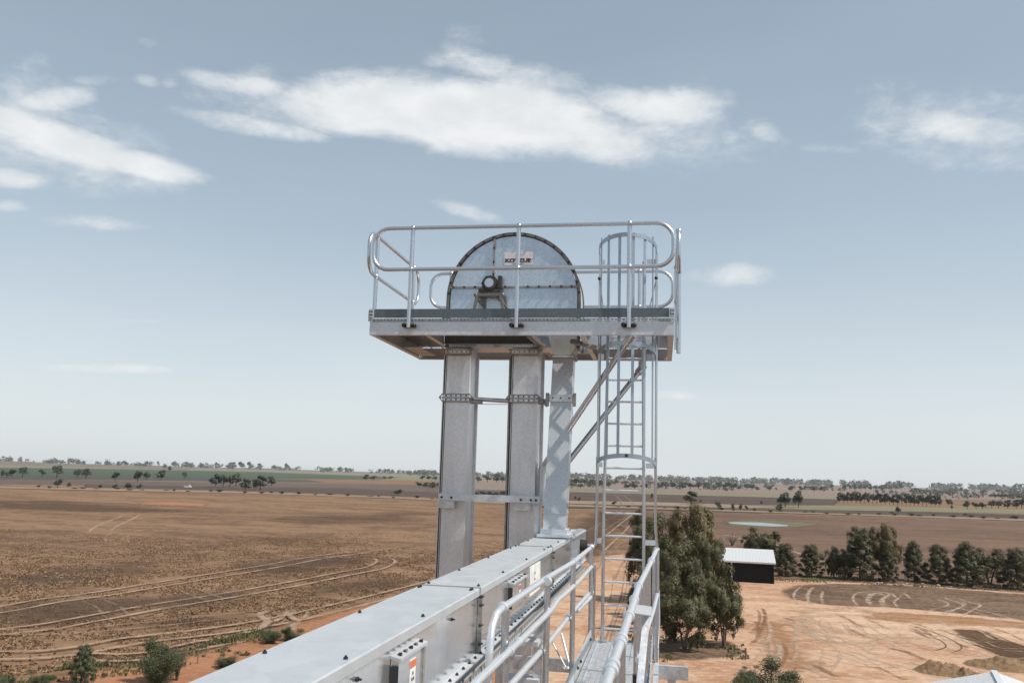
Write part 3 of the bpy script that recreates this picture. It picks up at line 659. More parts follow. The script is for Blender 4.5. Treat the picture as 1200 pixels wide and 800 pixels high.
TUFT=leafmat('dry_stubble_blades',(.20,.118,.064),(.30,.185,.10),(.44,.31,.19)); TUFTD=leafmat('dark_stubble_blades',(.10,.062,.038),(.15,.098,.058),(.24,.16,.10)); TUFTG=leafmat('weeds',(.09,.10,.04),(.15,.14,.06),(.24,.2,.1))
FIELD=[(-60,618),(300,605),(640,625),(610,668),(420,705),(300,740),(180,775),(-60,800)]
tufts('dry_stubble','dry straw coloured stubble covering the near part of the big field',[(FIELD,1.)],52000,TUFT,3,(.05,.16),(62,235))
tufts('dark_stubble_tufts','darker tufts of dead weeds scattered through the big stubble field',[(FIELD,1.)],6000,TUFTD,8,(.06,.22),(62,235))
tufts('weeds','sparse green and brown weeds along the edge of the orange dirt',[([(-60,790),(180,772),(300,738),(330,745),(200,790),(-60,815)],.5),([(735,745),(870,752),(878,775),(735,780)],.35),([(905,676),(1200,684),(1200,695),(905,682)],.5)],3000,TUFTG,5,(.15,.5))
tufts('dead_grass','short dead grass over the dark patch in the dirt yard',[([(925,690),(1060,687),(1250,700),(1250,735),(1110,718),(975,710)],1.)],9000,TUFTD,6,(.08,.22))
random.seed(5)
# ================================================================ SHED, ROOF, VEHICLE, POST, PILES
def shed():
    b=gnd(907,685.5); ang=R(-4.8); L=10.2; ax=Vector((math.cos(ang),math.sin(ang),0)); a=b-ax*L
    r=empty('open_shed',(a.x,a.y,GZ+.03),'open fronted farm shed with pale metal roof and black interior','shed',ang)
    D=10.; h0=atY(907,659.5,b.y).z-GZ; h1=atY(900,644,b.y+D).z-GZ
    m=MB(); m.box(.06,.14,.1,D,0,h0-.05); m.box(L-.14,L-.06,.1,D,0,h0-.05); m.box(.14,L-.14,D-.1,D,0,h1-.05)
    m.build('wall',M['shade_dark'],r)
    n=46; rf=MB(); vs=[];fs=[]
    for i in range(n*2+1):
        x=-.35+(L+.7)*i/(n*2); dz=.035*(i%2)
        vs+=[(x,-.35,h0+dz),(x,D+.3,h1+dz),(x,-.35,h0+dz-.07),(x,D+.3,h1+dz-.07)]
    for i in range(n*2): a_=i*4; fs+=[(a_,a_+4,a_+5,a_+1),(a_+2,a_+3,a_+7,a_+6),(a_,a_+2,a_+6,a_+4),(a_+1,a_+5,a_+7,a_+3)]
    rf.add(vs,fs); rf.build('roof',M['roofing'],r)
    f=MB(); f.box(-.36,L+.36,-.40,-.37,h0-.22,h0+.04); f.build('fascia',M['roofing'],r)
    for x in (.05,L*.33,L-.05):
        p=MB(); p.box(x-.09,x+.09,-.09,.09,0,h0-.05); p.build('post',M['beam'] if 0<x<L*.5 else M['shade_dark'],r)
    c=MB(); c.box(.2,L-.2,.5,.56,h0-.9,h0-.75); c.build('beam',M['shade_dark'],r)
    # shade cloth hung across the right of the front, in the painted dark of the shaded interior
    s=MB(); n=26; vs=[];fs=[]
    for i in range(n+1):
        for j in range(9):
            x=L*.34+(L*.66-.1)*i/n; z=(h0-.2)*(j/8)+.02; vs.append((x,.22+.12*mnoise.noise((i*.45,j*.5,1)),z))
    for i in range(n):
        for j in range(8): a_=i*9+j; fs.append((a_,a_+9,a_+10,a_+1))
    s.add(vs,fs,True); s.build('shade_cloth',M['shade_dark'],r,fix=False)
shed()
def near_roof():
    # only the top of its pale corrugated roof shows at the bottom right corner
    c=atY(1165,787,62); r=empty('farm_building',(c.x,c.y,GZ+.03),'pale corrugated roof corner of a building at the bottom right','building',R(-14))
    H=c.z-GZ; w=8.; Dp=14.; e=H-2.3
    m=MB(); m.box(-w+.3,w-.3,-Dp,-.3,0,e-.1); m.build('wall',M['roofing'],r)
    m=MB()
    for s_ in (-1,1):
        n=60; vs=[];fs=[]
        for i in range(n+1):
            y=-Dp-.3+(Dp+.3)*i/n; dz=.05*(i%2)
            vs+=[(0,y,H+dz),(s_*w,y,e+dz),(0,y,H-.06),(s_*w,y,e-.06)]
        for i in range(n): a=i*4; fs+=[(a,a+4,a+5,a+1),(a+2,a+3,a+7,a+6)]
        vs_e=len(vs); m.add(vs,fs)
    m.build('roof',M['roofing'],r,fix=False)
    m=MB(); m.bar((0,-Dp-.35,H+.07),(0,.05,H+.07),.35,.04); m.build('ridge_cap',M['roofing'],r)
near_roof()
def ute():
    g=gnd(220,571.3); r=empty('utility_vehicle',(g.x,g.y,GZ+.04),'small white vehicle parked far off beyond the stubble field','vehicle',R(8))
    r.scale=(.78,.78,.78)
    b=MB(); b.prism([(-3.6,.5),(3.6,.5),(3.7,1.3),(2.4,1.5),(1.5,2.5),(-.4,2.5),(-.6,1.5),(-3.6,1.5)],-1.,1.); b.build('body',M['carwhite'],r)
    w=MB(); w.prism([(-.35,1.6),(2.15,1.6),(1.4,2.35),(-.25,2.35)],-1.01,1.01); w.build('window',M['glass'],r)
    for x in (-2.3,2.3):
        for y in (-.95,.95):
            q=MB(); q.cyl((x,y-.12,.45),(x,y+.12,.45),.45,14); q.build('wheel',M['black'],r)
ute()
g=gnd(874,775); m=MB(); m.tube([(0,0,0),(.02,0,.6),(0,.02,1.25)],[.11,.10,.09],8); tag(m.build('fence_post',M['wood'],None,(g.x,g.y,GZ+.03)),'short dark wooden post standing by the trees on the dirt','post')
g=gnd(231,780); m=MB(); m.tube([(0,0,0),(.02,0,.8),(0,.02,1.5)],[.05,.05,.04],8); tag(m.build('fence_post',M['wood'],None,(g.x,g.y,GZ+.03)),'thin post standing on the orange dirt near the field edge','post')
def pile(px,py,w,h,lab,seed):
    g=gnd(px,py); mb=MB(); n=44; vs=[];fs=[]
    for j in range(n+1):
        for i in range(n+1):
            u=i/n*2-1; v=j/n*2-1; rr=math.sqrt(u*u+v*v); q=max(0,1-rr)**.8
            z=h*q*(1+.5*mnoise.noise((u*2+seed,v*2,0)))+.45*q*mnoise.noise((u*6,v*6,seed))+.12*min(1,q*4)*mnoise.noise((u*19,v*19,seed))
            vs.append((u*w/2,v*w/2*.8,z-.06))
    for j in range(n):
        for i in range(n): a=j*(n+1)+i; fs.append((a,a+1,a+n+2,a+n+1))
    mb.add(vs,fs,True); tag(mb.build('dirt_pile',PILE,None,(g.x,g.y,GZ+.2),fix=False),lab,'dirt pile',group='dirt piles')
PILE=groundmat('heaped_soil',(.24,.15,.085),(.33,.22,.13),(.42,.30,.19),.6,scale=6.,bump=.8)
pile(1104,790,5.2,1.1,'heap of brown soil nearest the large round bush',1.3); pile(1130,795,4.0,.7,'low middle heap of soil between the two larger ones',8.3); pile(1176,783,7.5,.8,'wide heap of straw brown soil above the pale roof corner',5.1)
# scattered rocks at the foot of the tree row
for k in range(22):
    x=1025+random.random()*120; y=683.5+(x-1025)*.025+random.random()*3; g=gnd(x,y); m=MB(); s_=random.uniform(.15,.4)
    m.ball((0,0,s_*.3),s_,7,5,(1.2,1,.7)); m.v=[tuple(Vector(v)*(1+.35*mnoise.noise(Vector(v)*3+Vector((k,0,0))))) for v in m.v]
    tag(m.build('rock',M['stone'],None,(g.x,g.y,GZ+.15)),'pale rock at the foot of the tree row beyond the yard','rock',group='rocks below the tree row')
# fallen sticks / litter under the clump are left to the ground material
# ================================================================ BUCKET ELEVATOR
FY=10.5
EL=empty('bucket_elevator',(-1.84,FY+.22,GZ+.03),'galvanised bucket elevator with round head cover and two tall square legs','elevator')
def part(mb,name,m,root,**k):
    """part given in world coordinates, stored relative to its root (root unrotated)"""
    o=mb.build(name,m,None,**k); o.parent=root; o.matrix_parent_inverse=root_inv(root); return o
def root_inv(root):
    return (Matrix.Translation(root.location) @ root.rotation_euler.to_matrix().to_4x4()).inverted()
def sub(mb,name,m,parent,**k):
    o=mb.build(name,m,None,**k); o.parent=parent; return o     # same space as its parent part
HX,HZ,HR=-1.85,2.19,.845
for (x0,x1) in ((-2.69,-2.375),(-1.84,-1.515)):
    m=MB(); m.box(x0,x1,FY,FY+.42,GZ+.05,1.56)
    m.box(x0-.03,x0,FY+.02,FY+.05,GZ+.05,1.5); m.box(x1,x1+.03,FY+.39,FY+.42,GZ+.05,1.5)
    leg=part(m,'leg_casing',M['casing'],EL)
    m=MB(); m.box(x0-.012,x0-.001,FY-.012,FY+.02,-6,1.5); m.box(x0+.012,x0+.018,FY-.006,FY-.001,-6,1.5) ; sub(m,'corner_seam',M['bolt'],leg)
    for z in (.93,-6.,-10.):
        m=MB()
        for dz in (-.045,.045):
            m.box(x0-.015,x1+.015,FY-.045,FY-.03,z+dz-.006,z+dz+.006)
        m.box(x0-.055,x1+.055,FY-.05,FY-.002,z-.006,z+.006)
        for s_,xx in ((-1,x0),(1,x1)):
            m.bar((xx+s_*.012,FY-.04,z-.05),(xx+s_*.055,FY-.04,z),.012,.012,(0,1,0)); m.bar((xx+s_*.012,FY-.04,z+.05),(xx+s_*.055,FY-.04,z),.012,.012,(0,1,0))
        m.box(x1+.002,x1+.05,FY,FY+.42,z-.006,z+.006)
        fl=sub(m,'flange',M['flange'],leg)
        m=MB(); m.box(x0-.01,x1+.01,FY-.030,FY-.003,z-.04,z+.04); sub(m,'flange_plate',M['casing'],leg)
        if z>0:
            bm_=None
            for i in range(5):
                for dz in (-.024,.024):
                    x=x0+.03+(x1-x0-.06)*i/4; m=MB(); m.cyl((x,FY-.044,z+dz),(x,FY-.031,z+dz),.009,6); sub(m,'bolt',M['bolt'],leg)
    m=MB(); m.box(x0-.02,x1+.02,FY-.05,FY-.003,1.475,1.53); m.box(x0-.045,x1+.045,FY-.055,FY-.003,1.53,1.545); m.box(x0-.005,x1+.005,FY-.052,FY-.003,1.462,1.475); sub(m,'top_flange',M['flange'],leg)
    m=MB(); m.box(x0+.0,x1+.0,FY-.058,FY-.0505,1.485,1.525); sub(m,'flange_plate',M['galv'],leg)
    for i in range(5): x=x0+.04+(x1-x0-.08)*i/4; m=MB(); m.cyl((x,FY-.07,1.505),(x,FY-.0582,1.505),.008,6); sub(m,'bolt',M['bolt'],leg)
# rust-stained seam strip on the inner edge of the right leg
m=MB(); m.box(-1.875,-1.855,FY-.012,FY+.03,-3,1.46); part(m,'edge_strip',M['flange'],EL)
# head: round cover
def headpoly(r,z0=1.57):
    P=[(HX+r*math.cos(math.pi*i/40),HZ+r*math.sin(math.pi*i/40)) for i in range(41)]
    return [(HX+r,z0)]+P+[(HX-r,z0)]
m=MB(); m.prism(headpoly(HR-.035),FY-.004,FY+.44); hc=part(m,'head_cover',M['drum'],EL)
m=MB()
P0=headpoly(HR-.024); P1=headpoly(HR+.012)
for y0,y1 in ((FY-.03,FY-.006),(FY+.445,FY+.47)):
    vs=[];fs=[];n=len(P0)
    for (x,z),(X,Z) in zip(P0,P1): vs+=[(x,y0,z),(X,y0,Z),(X,y1,Z),(x,y1,z)]
    for i in range(n-1):
        a=i*4; b=a+4
        for k in range(4): fs.append((a+k,a+(k+1)%4,b+(k+1)%4,b+k))
    m.add(vs,fs)
sub(m,'rim_flange',M['rim'],hc)
m=MB(); vs=[];fs=[]; n=len(P1)
for (x,z) in headpoly(HR-.006): vs+=[(x,FY-.004,z),(x,FY+.444,z)]
for i in range(n-1): a=i*2; fs.append((a,a+1,a+3,a+2))
m.add(vs,fs,True); sub(m,'wrapper_sheet',M['galv'],hc,fix=False)
for i in range(19):
    a=math.pi*(i+.5)/19; m=MB(); c=Vector((HX+(HR-.012)*math.cos(a),FY-.031,HZ+(HR-.012)*math.sin(a))); m.cyl(c,c-Vector((0,.018,0)),.014,6); sub(m,'bolt',M['bolt'],hc)
m=MB(); m.box(-2.118,-2.096,FY-.030,FY-.006,2.33,2.985); sub(m,'seam_strip',M['flange'],hc)
m=MB(); m.box(HX-HR+.03,HX+HR-.03,FY-.028,FY-.007,2.325,2.348); sub(m,'seam_strip',M['flange'],hc)
for x in (-2.62,-2.48,-2.34,-1.95,-1.80,-1.66,-1.52,-1.38,-1.24,-1.11): m=MB(); m.cyl((x,FY-.028,2.337),(x,FY-.05,2.337),.014,6); sub(m,'bolt',M['bolt'],hc)
for z in (2.5,2.66,2.84): m=MB(); m.cyl((-2.107,FY-.030,z),(-2.107,FY-.05,z),.014,6); sub(m,'bolt',M['bolt'],hc)
# faint vertical + horizontal reinforcing folds and a dent
m=MB(); m.box(-1.24,-1.232,FY-.009,FY-.004,1.76,2.32); sub(m,'fold',M['tube'],hc)
m=MB(); m.box(HX-HR+.05,HX+HR-.05,FY-.0085,FY-.0045,1.93,1.938); sub(m,'fold',M['tube'],hc)
# bearing on its bracket
bx,bz=-2.135,2.365
m=MB(); m.cyl((bx,FY-.008,bz),(bx,FY-.14,bz),.088,20); m.cyl((bx,FY-.05,bz),(bx,FY-.10,bz),.105,20); m.box(bx-.14,bx+.14,FY-.12,FY-.05,bz-.125,bz-.07); m.box(bx+.10,bx+.15,FY-.10,FY-.03,bz-.06,bz+.10)
be=part(m,'bearing',M['bearing'],EL)
m=MB(); m.cyl((bx,FY-.142,bz),(bx,FY-.155,bz),.058,18); sub(m,'shaft_end',M['tube'],be)
for a in range(6): aa=a*math.pi/3; m=MB(); m.cyl((bx+.095*math.cos(aa),FY-.10,bz+.095*math.sin(aa)),(bx+.095*math.cos(aa),FY-.125,bz+.095*math.sin(aa)),.014,6); sub(m,'bolt',M['bolt'],be)
m=MB(); m.box(bx-.18,bx+.18,FY-.14,FY-.02,bz-.165,bz-.128)
for s_ in (-1,1):
    m.bar((bx+s_*.15,FY-.13,bz-.16),(bx+s_*.225,FY-.15,1.79),.034,.034,(0,1,0)); m.bar((bx+s_*.13+.05,FY-.03,bz-.16),(bx+s_*.16+.10,FY-.03,1.79),.03,.03,(0,1,0)); m.bar((bx+s_*.155,FY-.14,bz-.20),(bx+s_*.14+.07,FY-.03,bz-.30),.02,.02); m.ball((bx+s_*.14,FY-.09,bz-.19),.04); m.ball((bx+s_*.17,FY-.12,bz-.15),.03)
part(m,'bearing_bracket',M['rim'],EL)
m=MB(); m.tube([(HX-HR-.02,FY-.03,1.80),(HX-HR-.035,FY-.05,1.95),(HX-HR-.02,FY-.03,2.02)],.02,8); m.tube([(HX-HR+.02,FY-.04,1.80),(HX-HR+.035,FY-.05,1.92),(HX-HR+.02,FY-.03,1.98)],.007,6); part(m,'latch_handle',M['black'],EL)
# name plate with its lettering
def text(s,name,size,loc,m_,parent,rot=(R(90),0,0),bold=.0,sx=1.):
    c=bpy.data.curves.new(name,'FONT'); c.body=s; c.size=size; c.align_x='CENTER'; c.align_y='CENTER'; c.extrude=.0008; c.offset=bold
    t=bpy.data.objects.new('tmp',c); COL.objects.link(t); bpy.context.view_layer.update()
    me=bpy.data.meshes.new_from_object(t.evaluated_get(bpy.context.evaluated_depsgraph_get())); bpy.data.objects.remove(t)
    me.name=name; me.materials.clear(); me.materials.append(m_)
    M_=Matrix.Translation(loc) @ Matrix.Rotation(rot[2],4,'Z') @ Matrix.Rotation(rot[0],4,'X') @ Matrix.Diagonal((sx,1,1,1)); me.transform(M_)
    o=bpy.data.objects.new(name,me); COL.objects.link(o); o.parent=parent; return o
nx,nz_=-1.795,2.705
m=MB(); m.box(nx-.18,nx+.18,FY-.011,FY-.0045,nz_-.083,nz_+.083); npl=part(m,'name_plate',M['plate'],EL)
text('KOTZUR','lettering',.064,(nx,FY-.0125,nz_-.026),M['ink'],npl,bold=.0035,sx=1.32)
m=MB(); m.prism([(nx-.035,nz_+.055),(nx-.012,nz_+.022),(nx,nz_+.045),(nx+.012,nz_+.022),(nx+.035,nz_+.055),(nx,nz_+.03)],FY-.0135,FY-.0115); sub(m,'emblem',M['teal'],npl)
m=MB(); m.box(nx-.07,nx+.07,FY-.0135,FY-.0115,nz_-.068,nz_-.063); sub(m,'rule',M['ink'],npl)
# discharge hopper and spout
m=MB(); m.hexa([(-1.325,FY-.02,1.48),(-1.07,FY-.02,1.48),(-1.07,FY+.25,1.48),(-1.325,FY+.25,1.48)],[(-1.41,FY-.03,1.76),(-1.0,FY-.03,1.76),(-1.0,FY+.38,1.76),(-1.41,FY+.38,1.76)])
part(m,'discharge_hopper',M['cover'],EL)
m=MB(); m.box(-1.345,-1.05,FY-.06,FY+.27,1.43,1.475); sf=part(m,'spout_flange',M['flange'],EL)
m=MB(); m.box(-1.33,-1.065,FY-.066,FY-.0605,1.44,1.465); sub(m,'flange_plate',M['galv'],sf)
tb_=[(-1.325,FY-.04,1.43),(-1.07,FY-.04,1.43),(-1.07,FY+.2,1.43),(-1.325,FY+.2,1.43)]
bt_=[(-1.345,10.03,-.60),(-1.085,10.03,-.60),(-1.085,10.27,-.60),(-1.345,10.27,-.60)]
m=MB(); m.hexa(bt_,tb_); spn=part(m,'spout',M['spout'],EL)
def spy(z): t=(z+.6)/2.03; return 10.03+(FY-.04-10.03)*t
def spx(z): t=(z+.6)/2.03; return -1.345+.02*t,-1.085+.015*t
for z,h_,e_ in ((.93,.045,.012),(-.42,.008,.006)):
    a_,b_=spx(z); m=MB(); y=spy(z); m.box(a_-e_,b_+e_,y-.03 if e_>.01 else y-.012,y+.26,z-h_,z+h_); sub(m,'flange',M['galv'],spn)
    if e_>.01:
        for s_,xx in ((-1,a_),(1,b_)):
            m=MB(); m.box(min(xx+s_*.015,xx+s_*.055),max(xx+s_*.015,xx+s_*.055),y-.04,y+.0,z-.10,z+.06); sub(m,'lug',M['flange'],spn)
        for i in range(3): m=MB(); x=a_+.03+.1*i; m.cyl((x,y-.03,z),(x,y-.045,z),.01,6); sub(m,'bolt',M['bolt'],spn)
m=MB(); m.box(-1.40,-1.03,9.93,10.35,-.688,-.655); m.box(-1.365,-1.065,9.97,10.31,-.655,-.60); part(m,'spout_base',M['beam'],EL)
# horizontal bars tying the legs
m=MB(); m.box(-2.66,-1.43,10.30,10.36,-.325,-.245); m.box(-2.66,-1.43,10.36,10.42,-.325,-.315); tb1=part(m,'tie_bar',M['beam'],EL)
for x in (-2.68,-1.75): m=MB(); m.box(x,x+.2,10.36,10.49,-.42,-.328); sub(m,'bracket',M['galv'],tb1)
for x in (-2.62,-2.50,-1.65,-1.53,-1.47): m=MB(); m.cyl((x,10.28,-.29),(x,10.30,-.29),.014,6); sub(m,'bolt',M['bolt'],tb1)
m=MB(); m.cyl((-2.36,FY+.02,.925),(-1.86,FY+.02,.90),.026,12); m.box(-2.36,-1.86,FY+.0,FY+.03,.855,.863); tb2=part(m,'tie_bar',M['tube'],EL)
m=MB(); m.box(-2.36,-2.20,FY-.03,FY+.02,.86,.90); m.box(-1.50,-1.40,FY-.04,FY+.0,.86,.93); m.bar((-1.50,FY-.02,.95),(-1.38,FY-.05,.84),.03,.03); part(m,'clamp',M['flange'],EL)
# ================================================================ SERVICE PLATFORM
PX0,PX1,PY0,PY1=-3.40,.13,9.60,11.78
PL=empty('service_platform',(-1.6,10.7,1.5),'galvanised service platform with tubular guard rails around the elevator head','platform')
def channel(m,a,b,h,fl,side,t=.009):
    """C channel from a to b (top outer edge line), web height h, flanges of width fl towards side"""
    a=Vector(a); b=Vector(b); s_=Vector(side); Z=Vector((0,0,1)); 
    def slab(o1,w,o2,hh):
        p=[a+s_*o1+Z*o2, a+s_*(o1+w)+Z*o2, b+s_*(o1+w)+Z*o2, b+s_*o1+Z*o2]
        m.hexa([q-Z*hh for q in p],p)
    slab(0,t,0,h); slab(t,fl-t,0,t); slab(t,fl-t,-(h-t),t)
    return m
zt=1.735
m=channel(MB(),(PX0,PY0,zt),(PX1,PY0,zt),.155,.065,(0,1,0)); fb=part(m,'edge_beam',M['beam'],PL)
m=channel(MB(),(PX0,PY1,zt),(PX1,PY1,zt),.155,.065,(0,-1,0)); part(m,'edge_beam',M['beam'],PL)
m=channel(MB(),(PX0,PY0+.07,zt-.002),(PX0,PY1-.07,zt-.002),.15,.06,(1,0,0)); part(m,'edge_beam',M['beam'],PL)
m=channel(MB(),(PX1,PY0+.07,zt-.002),(PX1,PY1-.07,zt-.002),.15,.06,(-1,0,0)); part(m,'edge_beam',M['beam'],PL)
for x,sd_ in ((-2.69,-1),(-1.49,1),(-.93,1)):
    m=channel(MB(),(x,PY0+.07,zt-.004),(x,PY1-.07,zt-.004),.146,.06,(sd_,0,0)); part(m,'joist',M['beam'],PL)
for y,sd_,xa,xb in ((10.36,-1,-2.68,-1.50),(11.02,1,-2.68,-1.50),(10.58,1,-.92,.06),(11.1,1,-1.48,-.94)):
    m=channel(MB(),(xa,y,zt-.006),(xb,y,zt-.006),.142,.06,(0,sd_,0)); part(m,'joist',M['toe'] if y==10.36 else M['beam'],PL)
# small angle supports around the discharge
m=MB(); m.bar((-1.52,9.70,1.60),(-1.46,11.6,1.60),.05,.05); part(m,'support_angle',M['flange'],PL)
m=MB(); m.bar((-1.05,10.05,1.58),(-.80,10.6,1.58),.05,.05); part(m,'support_angle',M['flange'],PL)
# deck planks, leaving the elevator and the ladder free
def plank(x0,x1,y0,y1):
    m=MB(); z0=zt+.004; m.box(x0,x1,y0,y1,z0+.028,z0+.034); 
    m.box(x0,x0+.006,y0,y1,z0,z0+.027); m.box(x1-.006,x1,y0,y1,z0,z0+.027)
    k=x0+.03
    while k<x1-.03: m.box(k,k+.012,y0,y1,z0+.008,z0+.0275); k+=.035
    part(m,'deck_plank',M['galv'],PL)
for i in range(4): plank(PX0+.02+i*.165,PX0+.02+i*.165+.158,PY0+.02,PY1-.02)
for i in range(10):
    x=-2.7+i*.19; 
    if x<-.85: plank(x,x+.183,PY0+.02,10.34); plank(x,x+.183,11.12,PY1-.02)
plank(-.80,-.62,10.62,PY1-.02); plank(-.61,-.43,10.62,PY1-.02); plank(-.42,-.24,10.62,PY1-.02); plank(-.23,-.05,10.62,PY1-.02); plank(-.04,.10,PY0+.02,PY1-.02)
# serrated front lip of the deck
m=MB(); k=PX0-.02
while k<PX1-.02:
    m.box(k,k+.026,PY0-.008,PY0+.015,zt+.006,zt+.026); m.box(k+.026,k+.042,PY0-.008,PY0+.015,zt+.006,zt+.013); k+=.042
m.box(PX0-.02,PX1,PY0-.010,PY0+.016,zt+.0265,zt+.036)
part(m,'deck_lip',M['cover'],PL)
# bolted pads at the rear left
for y0,y1 in ((10.75,10.98),(11.02,11.24),(11.28,11.52)):
    m=MB(); m.box(PX0+.075,PX0+.30,y0,y1,1.60,1.612); pd=part(m,'pad_plate',M['cover'],PL)
# toe boards
m=MB(); m.box(PX0-.01,PX1-.0,PY0-.026,PY0-.014,1.778,1.882); tbd=part(m,'toe_board',M['toe'],PL)
for x in (PX0-.012,PX1-.055):
    m=MB(); m.box(x,x+.065,PY0-.036,PY0-.0265,1.782,1.878); sub(m,'end_plate',M['beam'],tbd)
    for dx,dz in ((.02,.03),(.045,.03),(.02,.07),(.045,.07)): m=MB(); m.cyl((x+dx,PY0-.036,1.782+dz),(x+dx,PY0-.05,1.782+dz),.009,6); sub(m,'bolt',M['bolt'],tbd)
m=MB(); m.box(PX0-.01,PX1,PY1+.012,PY1+.022,1.778,1.88); part(m,'toe_board',M['beam'],PL)
m=MB(); m.box(PX0-.024,PX0-.014,PY0,PY1,1.778,1.88); part(m,'toe_board',M['beam'],PL)
# guard rails: closed tubular loops
RT,RM=2.845,2.345
m=MB(); m.tube(loop_pts((0,PY0-.075,0),(1,0,0),-3.375,.125,RM,RT,.19),.0235,10,closed=True); part(m,'guard_rail',M['tube'],PL)
m=MB(); m.tube(loop_pts((0,PY1+.06,0),(1,0,0),-3.30,.145,RM,RT,.19),.0225,10,closed=True); part(m,'guard_rail',M['tube'],PL)
m=MB(); m.tube(loop_pts((PX0-.045,0,0),(0,1,0),9.56,11.70,RM,RT,.19),.0225,10,closed=True); part(m,'guard_rail',M['tube'],PL)
m=MB(); m.tube(loop_pts((PX1+.055,0,0),(0,1,0),9.62,11.72,RM-.02,RT-.03,.19),.0225,10,closed=True); part(m,'guard_rail',M['tube'],PL)
def post(x,y,z0,z1,foot=None,lean=0.):
    m=MB(); m.tube([(x-lean,y,z0),(x,y,z1-.02)],.0255,10); m.ball((x,y,z1),.036,12,8); m.ball((x-lean*.45,y,RM),.034,12,8); p=part(m,'post',M['tube'],PL)
    if foot:
        m=MB(); m.box(x-lean-.075,x-lean+.075,y+.026,y+.066,z0+.01,z0+.045); sub(m,'clamp',M['bolt'],p)
        for dx in (-.06,.06): m=MB(); m.ball((x-lean+dx,y+.01,z0+.03),.027,8,6); sub(m,'bolt',M['bolt'],p)
    return p
for x in (-2.905,-1.635,-.365): post(x,PY0-.070,1.655,RT,True,0.)
post(-.31,PY1+.055,1.66,RT); post(-1.75,PY1+.055,1.66,RT); post(-3.0,PY1+.055,1.66,RT)
post(PX0-.045,9.86,1.70,RT-.0); post(PX0-.045,11.45,1.70,RT)
post(PX1+.055,9.78,1.40,RT-.03); post(PX1+.055,11.5,1.70,RT-.03)
# diagonal props from the platform down to the elevator
for a,b in (((-.355,9.72,1.575),(-1.45,10.58,.08)),((-.262,11.55,1.46),(-1.46,10.80,-.23))):
    A=Vector(a);B=Vector(b); m=MB(); m.tube([A,B],.036,12); m.tube([A+(A-B).normalized()*.04,A+(B-A).normalized()*.1],.05,10); part(m,'diagonal_prop',M['tube'],PL)
m=MB(); m.box(-.31,-.21,11.5,11.6,1.46,1.575); part(m,'prop_lug',M['beam'],PL)
m=MB(); m.box(-1.46,-1.42,10.52,10.86,-.36,.16); part(m,'prop_plate',M['beam'],PL)
# ================================================================ CAGED LADDER
LX0,LX1,LY=-.672,-.205,10.40
LD=empty('caged_ladder',(-.44,LY,-1.87),'tall galvanised ladder with hooped safety cage rising through the platform','ladder')
for x,tx in ((LX0,-.648),(LX1,-.225)):
    m=MB(); m.tube([(x,LY,-1.86),(x,LY,-.4),(tx,LY,1.4),(tx,LY,2.62)],.0185,10); m.box(x-.05,x+.05,LY-.03,LY+.03,-1.862,-1.852); m.cyl((x,LY-.02,-1.853),(x,LY-.02,-1.80),.028,8) ; part(m,'stile',M['tube'],LD)
for i in range(14):
    z=-1.72+.262*i
    m=MB(); m.cyl((LX0+.02,LY,z),(LX1-.02,LY,z),.0125,8); part(m,'rung',M['rail'],LD)
CX=-.405
def hoop(z,r,yb,th=.05,tilt=.09):
    pts=[(CX+r,yb,z-tilt*1.5)]+[(CX+r*math.cos(a),10.05-(r*.98)*math.sin(a),z-tilt*(1-math.sin(a))) for a in [math.pi*i/20 for i in range(21)]]+[(CX-r,yb,z-tilt*1.5)]
    m=MB(); vs=[];fs=[]
    for i,(x,y,z_) in enumerate(pts):
        d=Vector((x-CX,y-10.05,0)); d=d.normalized() if 0<i<len(pts)-1 else Vector((math.copysign(1,x-CX),0,0))
        o_=d*.005; vs+=[(x-o_.x,y-o_.y,z_-th/2),(x+o_.x,y+o_.y,z_-th/2),(x+o_.x,y+o_.y,z_+th/2),(x-o_.x,y-o_.y,z_+th/2)]
    for i in range(len(pts)-1):
        a=i*4;b=a+4
        for k in range(4): fs.append((a+k,a+(k+1)%4,b+(k+1)%4,b+k))
    m.add(vs,fs); part(m,'hoop',M['cage'],LD)
HRr=.335
for z in (2.775,1.51,.245): hoop(z,HRr,LY-.02)
for z in (2.62,1.44,.16):
    for s_ in (-1,1):
        x=CX+s_*HRr; m=MB()
        xa,xb=sorted((x,LX0-.02 if s_<0 else LX1+.02)); m.box(xa,xb,LY-.045,LY-.037,z-.04,z+.03 if z>1 and z<2 else z+.02); part(m,'cage_bracket',M['beam'],LD)
angs=[22,50,76,104,130,158]
for a in angs:
    a=R(a); d=Vector((math.cos(a),-math.sin(a)*.98,0)); p=Vector((CX,10.05,0))+d*(HRr-.012); t=Vector((-d.y,d.x,0)).normalized()
    m=MB(); q=p+t*.0; sx=t*.016; sy=d*.004
    m.hexa([q-sx-sy+Vector((0,0,.225)),q+sx-sy+Vector((0,0,.225)),q+sx+sy+Vector((0,0,.225)),q-sx+sy+Vector((0,0,.225))],[q-sx-sy+Vector((0,0,2.8)),q+sx-sy+Vector((0,0,2.8)),q+sx+sy+Vector((0,0,2.8)),q-sx+sy+Vector((0,0,2.8))]); part(m,'cage_strap',M['cage'],LD)
